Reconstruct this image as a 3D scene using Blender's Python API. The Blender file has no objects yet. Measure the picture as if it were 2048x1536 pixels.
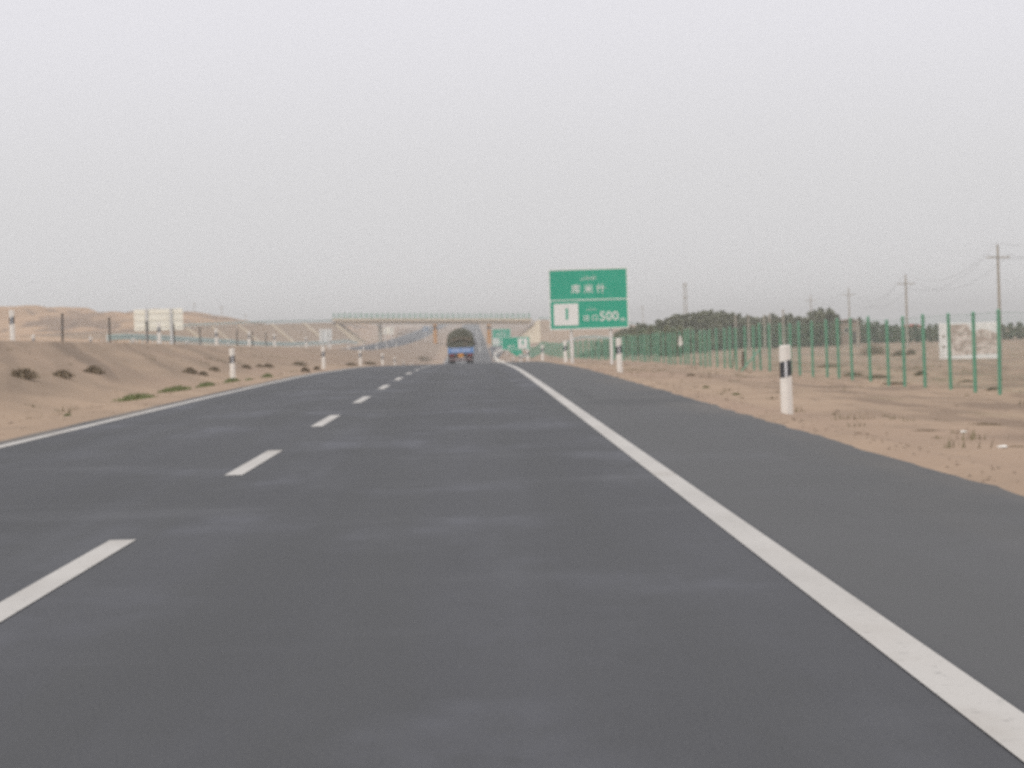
import bpy, math, random
import numpy as np
from mathutils import Vector, Matrix

random.seed(7)
R = math.radians
SC = bpy.context.scene
COL = SC.collection

# ------------------------------------------------------------------ camera
F_PX, VPU, VPV, CAM_H = 6100.0, 946.0, 669.0, 1.25      # focal length and road vanishing point in photo pixels (2048 wide)
ROLL = R(1.7)
cam_data = bpy.data.cameras.new('camera')
cam = bpy.data.objects.new('camera', cam_data)
COL.objects.link(cam)
cam.location = (0, 0, CAM_H)
cam.rotation_euler = (R(90), ROLL, 0)
cam_data.sensor_width = 36.0
cam_data.lens = F_PX / 2048 * 36.0
cam_data.shift_x = (1024 - VPU) / 2048
cam_data.shift_y = -(768 - VPV) / 2048
cam_data.clip_start = 0.1
cam_data.clip_end = 20000
cam_data.dof.use_dof = True                                 # the picture was focused on the windscreen: the whole road is soft
cam_data.dof.focus_distance = 2.2
cam_data.dof.aperture_fstop = 41.0
SC.camera = cam

# ------------------------------------------------------------------ world, sun, exposure
world = bpy.data.worlds.new('World')
SC.world = world
world.use_nodes = True
nt = world.node_tree
nt.nodes.clear()
n_out = nt.nodes.new('ShaderNodeOutputWorld')
n_bg = nt.nodes.new('ShaderNodeBackground')
n_sky = nt.nodes.new('ShaderNodeTexSky')
n_sky.sky_type = 'NISHITA'
n_sky.sun_disc = False
n_sky.sun_elevation = R(48)
n_sky.sun_rotation = R(212)
n_sky.air_density = 1.5
n_sky.dust_density = 6.0
n_hsv = nt.nodes.new('ShaderNodeHueSaturation')
n_hsv.inputs['Saturation'].default_value = 0.12
n_hsv.inputs['Value'].default_value = 0.6
n_tc = nt.nodes.new('ShaderNodeTexCoord')
n_sep = nt.nodes.new('ShaderNodeSeparateXYZ')
n_ramp = nt.nodes.new('ShaderNodeValToRGB')
cr = n_ramp.color_ramp
cr.interpolation = 'EASE'
stops = [(0.0, (0.640, 0.632, 0.632)), (0.035, (0.645, 0.640, 0.650)), (0.115, (0.710, 0.703, 0.742)),
         (0.3, (0.83, 0.84, 0.87)), (1.0, (0.85, 0.86, 0.89))]
cr.elements[0].position, cr.elements[0].color = stops[0][0], (*stops[0][1], 1)
cr.elements[1].position, cr.elements[1].color = stops[-1][0], (*stops[-1][1], 1)
for p, c in stops[1:-1]:
    e = cr.elements.new(p)
    e.color = (*c, 1)
n_mul = nt.nodes.new('ShaderNodeVectorMath')
n_mul.operation = 'SCALE'
n_mul.inputs['Scale'].default_value = 10.0
n_mix = nt.nodes.new('ShaderNodeMix')
n_mix.data_type = 'RGBA'
n_mix.inputs[0].default_value = 0.9
L = nt.links.new
L(n_sky.outputs[0], n_hsv.inputs['Color'])
L(n_tc.outputs['Generated'], n_sep.inputs[0])
L(n_sep.outputs['Z'], n_ramp.inputs[0])
L(n_ramp.outputs[0], n_mul.inputs[0])
L(n_hsv.outputs[0], n_mix.inputs[6])
L(n_mul.outputs[0], n_mix.inputs[7])
L(n_mix.outputs[2], n_bg.inputs['Color'])
n_bg.inputs['Strength'].default_value = 0.1
L(n_bg.outputs[0], n_out.inputs['Surface'])

sun_d = bpy.data.lights.new('sun', 'SUN')
sun_d.energy = 1.0
sun_d.angle = R(14)
sun_d.color = (1.0, 0.95, 0.87)
sun = bpy.data.objects.new('sun', sun_d)
sun.rotation_euler = (R(42), 0, R(-32))
sun.location = (-30, -40, 60)
COL.objects.link(sun)

SC.view_settings.view_transform = 'Standard'
SC.view_settings.look = 'None'
SC.view_settings.exposure = 0.3
SC.view_settings.gamma = 1.0
SC.view_settings.use_curve_mapping = False
SC.render.engine = 'CYCLES'
SC.cycles.use_denoising = False
SC.cycles.volume_bounces = 0
SC.cycles.max_bounces = 6
SC.cycles.diffuse_bounces = 3
SC.cycles.filter_width = 1.8


# ------------------------------------------------------------------ projection helpers (photo pixel + distance -> place in the world)
CR, SR = math.cos(ROLL), math.sin(ROLL)

def at(u, v, Z):
    du, dv = u - VPU, v - VPV
    dx, dy = du * CR - dv * SR, dv * CR + du * SR
    return Vector((dx * Z / F_PX, Z, CAM_H - dy * Z / F_PX))


# ------------------------------------------------------------------ interpolation and noise
def pchip(pts):
    xs = np.array([p[0] for p in pts], float)
    ys = np.array([p[1] for p in pts], float)
    h = np.diff(xs)
    d = np.diff(ys) / h
    m = np.zeros_like(xs)
    m[0], m[-1] = d[0], d[-1]
    for i in range(1, len(xs) - 1):
        if d[i - 1] * d[i] > 0:
            w1, w2 = 2 * h[i] + h[i - 1], h[i] + 2 * h[i - 1]
            m[i] = (w1 + w2) / (w1 / d[i - 1] + w2 / d[i])
    def f(x):
        x = np.clip(np.asarray(x, float), xs[0], xs[-1])
        i = np.clip(np.searchsorted(xs, x) - 1, 0, len(h) - 1)
        t = (x - xs[i]) / h[i]
        return ((2 * t**3 - 3 * t**2 + 1) * ys[i] + (t**3 - 2 * t**2 + t) * h[i] * m[i]
                + (-2 * t**3 + 3 * t**2) * ys[i + 1] + (t**3 - t**2) * h[i] * m[i + 1])
    return f

def sstep(a, b, x):
    t = np.clip((np.asarray(x, float) - a) / (b - a), 0, 1)
    return t * t * (3 - 2 * t)

def vnoise(x, y, seed=0):
    x, y = np.broadcast_arrays(np.asarray(x, float), np.asarray(y, float))
    xi, yi = np.floor(x).astype(np.int64), np.floor(y).astype(np.int64)
    fx, fy = x - xi, y - yi
    fx, fy = fx * fx * (3 - 2 * fx), fy * fy * (3 - 2 * fy)
    def hsh(a, b):
        n = (a * 374761393 + b * 668265263 + seed * 974634777) & 0x7fffffff
        n = ((n ^ (n >> 13)) * 1274126177) & 0x7fffffff
        n = n ^ (n >> 16)
        return (n & 0xffff) / 65535.0
    a, b, c, d = hsh(xi, yi), hsh(xi + 1, yi), hsh(xi, yi + 1), hsh(xi + 1, yi + 1)
    return (a * (1 - fx) + b * fx) * (1 - fy) + (c * (1 - fx) + d * fx) * fy - 0.5

def fbm(x, y, seed=0, oct=4):
    s, amp = 0, 1.0
    for k in range(oct):
        s = s + amp * vnoise(x * 2**k, y * 2**k, seed + k * 17)
        amp *= 0.5
    return s


# ------------------------------------------------------------------ the lie of the land
zmain = pchip([(-80, 0), (0, 0), (60, 0), (100, -.03), (150, -.25), (180, -.45), (200, -.63), (250, -1.15), (300, -1.8),
               (400, -3.25), (500, -4.25), (600, -4.6), (700, -4.15), (800, -2.95), (900, -1.45), (1000, -.25), (1200, 1.5),
               (1600, 4.8), (2500, 11), (5000, 21)])
zopp = pchip([(-80, 1.9), (0, 1.85), (60, 1.7), (107, 1.5), (157, 1.25), (192, 1.0), (220, .86), (248, .71), (295, .43), (360, 0),
              (450, -.6), (520, -.85), (650, -.9), (800, -.6), (900, -.2), (1016, .35), (1300, 2.5), (1600, 4.8), (2500, 11), (5000, 21)])
zright = pchip([(-80, -.35), (30, -.35), (64, -.37), (86, -.42), (110, -.5), (150, -.7), (220, -1.02), (300, -1.5), (350, -1.8),
                (450, -2.0), (600, -1.9), (900, -1.8), (1200, -2.0), (1600, -3.3), (2500, -7), (5000, -26)])
zwide = pchip([(-80, -1.2), (60, -1.2), (120, -1.5), (240, -1.75), (271, -2.1), (450, -2.1), (600, -2.0), (900, -1.9),
               (1200, -2.1), (1600, -3.4), (2500, -7), (5000, -26)])
ridge = pchip([(-3000, 15), (-400, 14.5), (-200, 14), (-127, 13.5), (-119, 12.8), (-113, 13.7), (-107, 13.7), (-103, 11.6), (-100, 11.0),
               (-95, 11.9), (-91.5, 11.0), (-85, 11.2), (-78, 11.6), (-70.8, 10.4), (-62.7, 8.8), (-52, 7.2), (-45, 5.4), (-38, 2), (-30, 0), (0, 0)])

def terrain(x, y):
    x, y = np.broadcast_arrays(np.asarray(x, float), np.asarray(y, float))
    zm, zo = zmain(y), zopp(y)
    # sand creeping over the asphalt edges
    en = fbm(x * 2.3, y * 0.7, 3, 4) * 0.016 + fbm(0 * x, y * 0.10, 9, 2) * 0.007
    rel_r = -0.10 + sstep(3.5, 3.85, x) * 0.10 + sstep(3.8, 4.05, x) * 0.035 - sstep(4.14, 4.9, x) * 0.165 + en * sstep(3.5, 3.8, x) * (1 - sstep(4.2, 5.5, x))
    rel_l = -0.10 + sstep(-6.2, -6.45, x) * 0.11 + sstep(-6.4, -6.9, x) * 0.05 - sstep(-6.9, -8.4, x) * 0.10 + en * sstep(-6.25, -6.5, x) * (1 - sstep(-6.8, -8, x))
    # fence-side ground
    w0 = np.interp(y, [450, 620, 900, 1100, 5000], [5.2, 12, 16, 33, 150])
    w1 = np.interp(y, [450, 620, 900, 1100, 5000], [10.5, 26, 30, 66, 300])
    br = sstep(0, 1, (x - w0) / (w1 - w0))
    zr = zright(y) * (1 - sstep(14, 34, x)) + zwide(y) * sstep(14, 34, x)
    bumps = fbm(x * 0.22, y * 0.12, 21, 4) * 0.30 + fbm(x * 0.05, y * 0.03, 5, 3) * 0.5 * sstep(14, 40, x)
    zright_side = (zm + rel_r) * (1 - br) + (zr + bumps * sstep(6, 12, x) * 0.55) * br
    zright_side = zright_side + 1.5 * np.exp(-((y - 560) / 75) ** 2) * sstep(7, 11, x) * (1 - sstep(30, 48, x))
    # median slope up to the other carriageway
    sl = np.clip((-8.3 - x) / (15.7 - 8.3), 0, 1)
    sl = sl + 0.02 * np.sin(sl * math.pi * 2)
    med = zm - 0.08 + (zo - zm + 0.08) * sl
    med = med + fbm(x * 0.35, y * 0.1, 41, 4) * 0.10 * np.sin(np.clip(sl, 0, 1) * math.pi) ** 0.5
    # erosion gullies running down the slope, slantwise
    gl = np.zeros_like(med)
    for y0, dep, wd in ((113, .16, 2.2), (139, .07, 1.6), (160, .09, 2.0), (182, .07, 2.5), (96, .05, 1.3)):
        yy = y0 - (sl) * -14 - 30 * (1 - sl) + fbm(x * 0.5, 0 * x + y0, 77, 2) * 2
        gl = gl + dep * np.exp(-((y - yy) / wd) ** 2)
    med = med - gl * np.sin(np.clip(sl, 0, 1) * math.pi)
    left = np.where(x > -8.3, zm + rel_l, med)
    # under and beyond the other carriageway
    left = np.where(x < -15.7, zo - 0.12 * sstep(-16.4, -16.9, x) + 0.12 * sstep(-27.3, -27.9, x), left)
    beyond = zo + 0.78 * sstep(-28.3, -30.2, x) * sstep(235, 270, y) * (1 - sstep(720, 800, y)) - sstep(-32, -38, x) * 1.3
    front = sstep(300, 815, y) * (1 - 0.8 * sstep(840, 960, y)) * sstep(-34, -60, x)
    rough = fbm(x * 0.04, y * 0.012, 61, 4) * 3.0 * front * (1 - sstep(650, 800, y)) + fbm(x * 0.3, y * 0.05, 66, 3) * 0.45 * front
    rav = np.abs(fbm(x * 0.07 + y * 0.004, y * 0.006, 55, 4))
    lowb = np.clip(np.minimum(ridge(x), 15) * front, 0, None) - np.clip(.16 - rav, 0, 1) * 7 * front * sstep(-60, -75, x) * (1 - .8 * sstep(780, 815, y))
    behind = sstep(1080, 1200, y) * (1 - sstep(1350, 1600, y)) * 5.5 * np.exp(-((x + 55) / 24) ** 2)
    beyond = beyond + lowb + rough + behind + fbm(x * 0.2, y * 0.05, 71, 3) * 0.3 * sstep(-29, -36, x)
    left = np.where(x < -28.3, beyond, left)
    z = np.where(x < -1.3, left, zright_side)
    far = sstep(1400, 2600, y) * (fbm(x * 0.006, y * 0.004, 91, 4) * 5)
    far = far * sstep(20, 80, -(x + 10))
    return z + far

def T(x, y):
    return float(terrain(x, y))

def ground_at(u, v, lo=8.0, hi=900.0):
    """the place on the ground that the photo shows at pixel (u, v)"""
    Zs = np.concatenate([np.arange(lo, 200, .25), np.arange(200, hi, 1.0)])
    du, dv = u - VPU, v - VPV
    dx, dy = du * CR - dv * SR, dv * CR + du * SR
    X, zz = dx * Zs / F_PX, CAM_H - dy * Zs / F_PX
    below = np.nonzero(zz <= terrain(X, Zs))[0]
    i = below[0] if len(below) else len(Zs) - 1
    return Vector((X[i], Zs[i], T(X[i], Zs[i])))


# ------------------------------------------------------------------ materials
def mat(name, c1, c2=None, scale=3.0, rough=0.8, spec=0.3, detail=5.0, bump=0.0, metallic=0.0, stretch=(1, 1, 1), lo=0.35, hi=0.65):
    m = bpy.data.materials.new(name)
    m.use_nodes = True
    t = m.node_tree
    b = t.nodes['Principled BSDF']
    b.inputs['Roughness'].default_value = rough
    b.inputs['Specular IOR Level'].default_value = spec
    b.inputs['Metallic'].default_value = metallic
    if c2 is None:
        c2 = tuple(c * 0.82 for c in c1)
    tc = t.nodes.new('ShaderNodeTexCoord')
    mp = t.nodes.new('ShaderNodeMapping')
    mp.inputs['Scale'].default_value = stretch
    nz = t.nodes.new('ShaderNodeTexNoise')
    nz.inputs['Scale'].default_value = scale
    nz.inputs['Detail'].default_value = detail
    rp = t.nodes.new('ShaderNodeValToRGB')
    rp.color_ramp.elements[0].position = lo
    rp.color_ramp.elements[1].position = hi
    rp.color_ramp.elements[0].color = (*c1, 1)
    rp.color_ramp.elements[1].color = (*c2, 1)
    t.links.new(tc.outputs['Object'], mp.inputs[0])
    t.links.new(mp.outputs[0], nz.inputs['Vector'])
    t.links.new(nz.outputs['Fac'], rp.inputs[0])
    t.links.new(rp.outputs[0], b.inputs['Base Color'])
    if bump:
        bp = t.nodes.new('ShaderNodeBump')
        bp.inputs['Strength'].default_value = bump
        bp.inputs['Distance'].default_value = 0.03
        t.links.new(nz.outputs['Fac'], bp.inputs['Height'])
        t.links.new(bp.outputs[0], b.inputs['Normal'])
    return m

def node(t, kind, **kw):
    n = t.nodes.new(kind)
    for k, v in kw.items():
        setattr(n, k, v)
    return n

def mixc(t, fac, a, b, mode='MIX'):
    n = node(t, 'ShaderNodeMix', data_type='RGBA', blend_type=mode)
    for sock, val in ((n.inputs[0], fac), (n.inputs[6], a), (n.inputs[7], b)):
        if hasattr(val, 'links') or isinstance(val, bpy.types.NodeSocket):
            t.links.new(val, sock)
        elif isinstance(val, (int, float)):
            sock.default_value = val
        else:
            sock.default_value = (*val, 1)
    return n.outputs[2]

def noise_fac(t, vec, scale, lo, hi, detail=5.0, stretch=(1, 1, 1), rough=0.55):
    mp = node(t, 'ShaderNodeMapping')
    mp.inputs['Scale'].default_value = stretch
    nz = node(t, 'ShaderNodeTexNoise')
    nz.inputs['Scale'].default_value = scale
    nz.inputs['Detail'].default_value = detail
    nz.inputs['Roughness'].default_value = rough
    mr = node(t, 'ShaderNodeMapRange', interpolation_type='SMOOTHSTEP')
    mr.inputs['From Min'].default_value = lo
    mr.inputs['From Max'].default_value = hi
    t.links.new(vec, mp.inputs[0])
    t.links.new(mp.outputs[0], nz.inputs['Vector'])
    t.links.new(nz.outputs['Fac'], mr.inputs['Value'])
    return mr.outputs['Result']

def mapr(t, val, a, b, c=0.0, d=1.0):
    mr = node(t, 'ShaderNodeMapRange', interpolation_type='SMOOTHSTEP')
    t.links.new(val, mr.inputs['Value'])
    for k, v in zip(('From Min', 'From Max', 'To Min', 'To Max'), (a, b, c, d)):
        mr.inputs[k].default_value = v
    return mr.outputs['Result']

def mathn(t, op, a, b=0.0):
    n = node(t, 'ShaderNodeMath', operation=op)
    for i, val in enumerate((a, b)):
        if isinstance(val, (int, float)):
            n.inputs[i].default_value = val
        else:
            t.links.new(val, n.inputs[i])
    return n.outputs[0]

def make_sand():
    m = bpy.data.materials.new('desert_sand')
    m.use_nodes = True
    t = m.node_tree
    b = t.nodes['Principled BSDF']
    b.inputs['Roughness'].default_value = 0.95
    b.inputs['Specular IOR Level'].default_value = 0.1
    tc = node(t, 'ShaderNodeTexCoord')
    v = tc.outputs['Object']
    sx = node(t, 'ShaderNodeSeparateXYZ')
    t.links.new(v, sx.inputs[0])
    X, Y = sx.outputs['X'], sx.outputs['Y']
    base = mixc(t, noise_fac(t, v, 0.25, .38, .64, 6), (.375, .272, .195), (.322, .235, .170))
    base = mixc(t, noise_fac(t, v, 0.06, .45, .62, 5, (1, .5, 1)), base, (.335, .238, .178))
    base = mixc(t, mathn(t, 'MULTIPLY', noise_fac(t, v, 0.9, .52, .72, 7, (1, .35, 1)), .55), base, (.25, .183, .135))
    # drier, darker, scrubby ground beyond the fence-side verge
    scrub = mathn(t, 'MULTIPLY', mapr(t, X, 4.6, 7.5), noise_fac(t, v, .75, .44, .60, 8, (1, .16, 1), .65))
    base = mixc(t, mathn(t, 'MULTIPLY', scrub, .75), base, (.195, .140, .104))
    # darker tone across the slope of the median, with slantwise erosion streaks
    slope_mask = mathn(t, 'MULTIPLY', mapr(t, X, -8.6, -10.2), mapr(t, X, -16.4, -15.2))
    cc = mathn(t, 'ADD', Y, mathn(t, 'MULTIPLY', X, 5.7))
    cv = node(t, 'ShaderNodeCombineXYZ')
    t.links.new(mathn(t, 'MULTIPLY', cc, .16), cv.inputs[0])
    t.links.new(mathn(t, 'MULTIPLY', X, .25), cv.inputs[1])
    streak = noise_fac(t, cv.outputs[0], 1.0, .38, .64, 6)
    base = mixc(t, mathn(t, 'MULTIPLY', slope_mask, .45), base, (.275, .203, .150))
    base = mixc(t, mathn(t, 'MULTIPLY', mathn(t, 'MULTIPLY', slope_mask, streak), .5), base, (.215, .160, .118))
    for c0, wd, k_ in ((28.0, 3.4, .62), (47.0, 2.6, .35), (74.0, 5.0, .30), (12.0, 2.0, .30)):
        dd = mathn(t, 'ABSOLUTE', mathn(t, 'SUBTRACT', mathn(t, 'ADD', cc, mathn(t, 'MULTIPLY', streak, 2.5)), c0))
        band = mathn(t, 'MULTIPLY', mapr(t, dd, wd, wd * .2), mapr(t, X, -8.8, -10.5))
        base = mixc(t, mathn(t, 'MULTIPLY', mathn(t, 'MULTIPLY', band, slope_mask), k_), base, (.150, .112, .085))
    green = mathn(t, 'MULTIPLY', mapr(t, X, 5.0, 8.0), noise_fac(t, v, .8, .56, .70, 6, (1, .25, 1)))
    base = mixc(t, mathn(t, 'MULTIPLY', green, .35), base, (.19, .165, .092))
    # reddish hills far off
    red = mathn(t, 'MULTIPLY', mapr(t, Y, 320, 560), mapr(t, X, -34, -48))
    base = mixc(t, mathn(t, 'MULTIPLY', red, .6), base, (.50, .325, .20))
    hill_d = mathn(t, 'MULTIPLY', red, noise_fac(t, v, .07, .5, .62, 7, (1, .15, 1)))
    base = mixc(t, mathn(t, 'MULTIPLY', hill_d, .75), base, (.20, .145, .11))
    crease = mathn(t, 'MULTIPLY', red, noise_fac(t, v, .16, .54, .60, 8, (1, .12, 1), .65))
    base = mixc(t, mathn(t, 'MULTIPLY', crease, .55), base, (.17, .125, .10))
    # small stones and grit
    grit = noise_fac(t, v, 9.0, .60, .70, 4)
    base = mixc(t, mathn(t, 'MULTIPLY', grit, .35), base, (.24, .19, .15))
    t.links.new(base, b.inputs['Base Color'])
    nz = node(t, 'ShaderNodeTexNoise')
    nz.inputs['Scale'].default_value = 2.2
    nz.inputs['Detail'].default_value = 8
    t.links.new(v, nz.inputs['Vector'])
    bp = node(t, 'ShaderNodeBump')
    bp.inputs['Strength'].default_value = 0.5
    bp.inputs['Distance'].default_value = 0.12
    t.links.new(nz.outputs['Fac'], bp.inputs['Height'])
    t.links.new(bp.outputs[0], b.inputs['Normal'])
    return m

def make_asphalt(name, full=True):
    m = bpy.data.materials.new(name)
    m.use_nodes = True
    t = m.node_tree
    b = t.nodes['Principled BSDF']
    tc = node(t, 'ShaderNodeTexCoord')
    v = tc.outputs['Object']
    sx = node(t, 'ShaderNodeSeparateXYZ')
    t.links.new(v, sx.inputs[0])
    X, Y = sx.outputs['X'], sx.outputs['Y']
    col = mixc(t, noise_fac(t, v, .35, .35, .68, 6, (1, .18, 1)), (.036, .036, .042), (.054, .054, .063))  # bluish tint here and in the patches paints in a dashboard reflection
    col = mixc(t, mathn(t, 'MULTIPLY', noise_fac(t, v, .9, .50, .72, 6, (1, .10, 1)), .6), col, (.080, .081, .094))
    col = mixc(t, mathn(t, 'MULTIPLY', noise_fac(t, v, .42, .50, .68, 4, (1, .45, 1)), .75), col, (.098, .099, .120))
    col = mixc(t, mathn(t, 'MULTIPLY', noise_fac(t, v, .22, .53, .70, 4, (1, .3, 1)), .5), col, (.030, .030, .034))
    col = mixc(t, mathn(t, 'MULTIPLY', noise_fac(t, v, 5.0, .45, .75, 8, (1, .35, 1), .7), .5), col, (.030, .030, .033))
    # long streaks drawn out by the traffic
    col = mixc(t, mathn(t, 'MULTIPLY', noise_fac(t, v, 1.6, .40, .66, 6, (1, .02, 1)), .55), col, (.039, .039, .041))
    col = mixc(t, mathn(t, 'MULTIPLY', noise_fac(t, v, .5, .55, .75, 5, (.35, .6, 1)), .5), col, (.095, .095, .106))
    if full:
        # polished wheel paths of the two lanes
        for cx in (-1.15, .65, -5.05, -3.25):
            d = mathn(t, 'ABSOLUTE', mathn(t, 'SUBTRACT', X, cx))
            col = mixc(t, mathn(t, 'MULTIPLY', mapr(t, d, .55, .1), .35), col, (.030, .030, .033))
        # the hard shoulder is paler and dustier
        col = mixc(t, mathn(t, 'MULTIPLY', mapr(t, X, 1.62, 1.78), .7), col, (.074, .072, .072))
        dust = mathn(t, 'MULTIPLY', mapr(t, X, 2.6, 4.0), noise_fac(t, v, .8, .35, .7, 6, (1, .12, 1)))
        col = mixc(t, mathn(t, 'MULTIPLY', dust, .35), col, (.16, .13, .10))
        dustl = mathn(t, 'MULTIPLY', mapr(t, X, -5.9, -6.5), noise_fac(t, v, .9, .3, .65, 6, (1, .12, 1)))
        col = mixc(t, mathn(t, 'MULTIPLY', dustl, .7), col, (.24, .19, .145))
        # an old oil stain across the shoulder
        for (ox, oy, rx, ry, k) in ((2.9, 53, 1.3, 3.2, .55), (2.15, 62, .16, 7, .45), (3.3, 60, .7, 3, .3)):
            ex = mathn(t, 'POWER', mathn(t, 'MULTIPLY', mathn(t, 'SUBTRACT', X, ox), 1 / rx), 2.0)
            ey = mathn(t, 'POWER', mathn(t, 'MULTIPLY', mathn(t, 'SUBTRACT', Y, oy), 1 / ry), 2.0)
            msk = mapr(t, mathn(t, 'ADD', mathn(t, 'ADD', ex, ey), mathn(t, 'MULTIPLY', noise_fac(t, v, 1.1, .3, .7), .8)), 1.5, .5)
            col = mixc(t, mathn(t, 'MULTIPLY', msk, k), col, (.030, .030, .032))
    agg = noise_fac(t, v, 60, .35, .7, 3)
    col = mixc(t, mathn(t, 'MULTIPLY', agg, .30), col, (.095, .093, .090))
    t.links.new(col, b.inputs['Base Color'])
    b.inputs['Roughness'].default_value = 0.72
    b.inputs['Specular IOR Level'].default_value = 0.32
    nz = node(t, 'ShaderNodeTexNoise')
    nz.inputs['Scale'].default_value = 75
    nz.inputs['Detail'].default_value = 3
    t.links.new(v, nz.inputs['Vector'])
    bp = node(t, 'ShaderNodeBump')
    bp.inputs['Strength'].default_value = 0.35
    bp.inputs['Distance'].default_value = 0.006
    t.links.new(nz.outputs['Fac'], bp.inputs['Height'])
    t.links.new(bp.outputs[0], b.inputs['Normal'])
    return m

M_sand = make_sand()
M_asph = make_asphalt('asphalt')
M_asph2 = make_asphalt('asphalt_opposite', False)
M_line = mat('road_paint', (.475, .447, .42), (.40, .375, .35), 1.6, .7, .3, 8, lo=.4, hi=.75, stretch=(1, .2, 1))
_t = M_line.node_tree
_v = _t.nodes['Texture Coordinate'].outputs['Object']
_b = _t.nodes['Principled BSDF']
_c = _b.inputs['Base Color'].links[0].from_socket
_c = mixc(_t, mathn(_t, 'MULTIPLY', noise_fac(_t, _v, 17, .55, .72, 6, (1, .5, 1), .7), .38), _c, (.16, .155, .15))
_c = mixc(_t, mathn(_t, 'MULTIPLY', noise_fac(_t, _v, 1.1, .5, .7, 5, (1, .3, 1)), .35), _c, (.30, .26, .22))
_t.links.new(_c, _b.inputs['Base Color'])
M_white = mat('white_paint', (.80, .755, .70), (.72, .675, .62), 3, .5, .4)
M_black = mat('black_paint', (.045, .046, .05), (.065, .065, .07), 4, .5, .4)
M_refl = mat('reflector_white', (.75, .75, .76), (.65, .65, .68), 8, .25, .6)
M_green = mat('sign_green', (.022, .345, .222), (.026, .37, .24), 1.2, .5, .35)
M_signwhite = mat('sign_white', (.80, .79, .76), (.74, .73, .70), 1.2, .5, .35)
M_cream = mat('sign_back_cream', (.93, .87, .745), (.87, .81, .69), 1.0, .55, .3)
M_creamdark = mat('sign_back_rib', (.58, .57, .50), (.50, .50, .44), 1.0, .6, .3)
M_galv = mat('galvanised_steel', (.78, .74, .71), (.68, .65, .62), 2.5, .55, .4)
M_fence = mat('fence_green', (.105, .28, .185), (.145, .31, .21), 2.0, .5, .35)
M_rail = mat('guardrail_teal', (.36, .47, .44), (.44, .52, .49), 1.0, .55, .35)
M_railpost = mat('guardrail_post_pale', (.64, .65, .62), (.54, .56, .54), 1.0, .6, .3)
M_palerail = mat('guardrail_pale', (.86, .82, .75), (.76, .72, .66), 1.0, .55, .35)
M_pier_dim = mat('concrete', (.47, .42, .35), (.40, .36, .30), 1.5, .9, .2)  # third bridge pier: orange toned down in the colour for haze and shade
M_conc2 = mat('bridge_concrete', (.60, .49, .355), (.53, .43, .31), .6, .9, .2)
M_pave = mat('slope_paving', (.58, .48, .35), (.51, .42, .31), .8, .9, .2)
M_fill = mat('embankment_fill', (.38, .28, .20), (.32, .24, .175), .35, .95, .1)
M_orange = mat('pier_orange', (.62, .29, .055), (.55, .25, .05), 1.0, .7, .3)
M_darkpost = mat('dark_steel', (.06, .055, .05), (.10, .085, .07), 3, .6, .3)
M_pole = mat('pole_concrete', (.40, .36, .30), (.33, .30, .25), 1.2, .9, .2)
M_wire = mat('wire', (.12, .12, .12), (.16, .16, .16), 1, .6, .3)
M_bark = mat('bark', (.12, .095, .07), (.17, .14, .11), 5, .95, .1)
M_leaf = [mat('leaf_dark', (.150, .158, .100), (.205, .208, .135), 1.2, .8, .2),
          mat('leaf_olive', (.175, .186, .112), (.230, .232, .150), 1.2, .8, .2),
          mat('leaf_green', (.165, .205, .125), (.215, .25, .16), 1.2, .8, .2)]
M_shrub = mat('dry_shrub', (.195, .150, .102), (.265, .21, .15), 4, .95, .1)
M_grass = mat('verge_grass', (.135, .165, .065), (.20, .21, .10), 4, .9, .15)
M_mural = None


# ------------------------------------------------------------------ mesh helpers
class MB:
    def __init__(s):
        s.v, s.f = [], []
    def quad(s, a, b, c, d):
        i = len(s.v)
        s.v += [tuple(a), tuple(b), tuple(c), tuple(d)]
        s.f.append((i, i + 1, i + 2, i + 3))
        return s
    def box(s, cx, cy, cz, sx, sy, sz, rot=None):
        i = len(s.v)
        for dz in (-.5, .5):
            for dx, dy in ((-.5, -.5), (.5, -.5), (.5, .5), (-.5, .5)):
                p = Vector((dx * sx, dy * sy, dz * sz))
                if rot is not None:
                    p = rot @ p
                s.v.append((cx + p.x, cy + p.y, cz + p.z))
        s.f += [tuple(i + k for k in q) for q in ((3, 2, 1, 0), (4, 5, 6, 7), (0, 1, 5, 4), (1, 2, 6, 5), (2, 3, 7, 6), (3, 0, 4, 7))]
        return s
    def loft(s, rings, cap=True):
        n = len(rings[0])
        i = len(s.v)
        for r in rings:
            s.v += [tuple(p) for p in r]
        for k in range(len(rings) - 1):
            for j in range(n):
                a, b = i + k * n + j, i + k * n + (j + 1) % n
                s.f.append((a, b, b + n, a + n))
        if cap:
            s.f.append(tuple(i + j for j in reversed(range(n))))
            e = i + (len(rings) - 1) * n
            s.f.append(tuple(e + j for j in range(n)))
        return s
    def tube(s, p0, p1, r0, r1=None, n=8, cap=True):
        r1 = r0 if r1 is None else r1
        p0, p1 = Vector(p0), Vector(p1)
        d = (p1 - p0).normalized()
        a = d.orthogonal().normalized()
        b = d.cross(a)
        ring = lambda p, r: [p + (a * math.cos(2 * math.pi * k / n) + b * math.sin(2 * math.pi * k / n)) * r for k in range(n)]
        return s.loft([ring(p0, r0), ring(p1, r1)], cap)
    def path(s, pts, r, n=5):
        pts = [Vector(p) for p in pts]
        rings = []
        for k, p in enumerate(pts):
            d = (pts[min(k + 1, len(pts) - 1)] - pts[max(k - 1, 0)]).normalized()
            a = d.cross(Vector((0, 0, 1)))
            a = a.normalized() if a.length > 1e-4 else Vector((1, 0, 0))
            b = a.cross(d)
            rings.append([p + (a * math.cos(2 * math.pi * j / n) + b * math.sin(2 * math.pi * j / n)) * r for j in range(n)])
        return s.loft(rings)
    def mesh(s, name):
        me = bpy.data.meshes.new(name)
        me.from_pydata(s.v, [], s.f)
        me.update()
        return me

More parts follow.
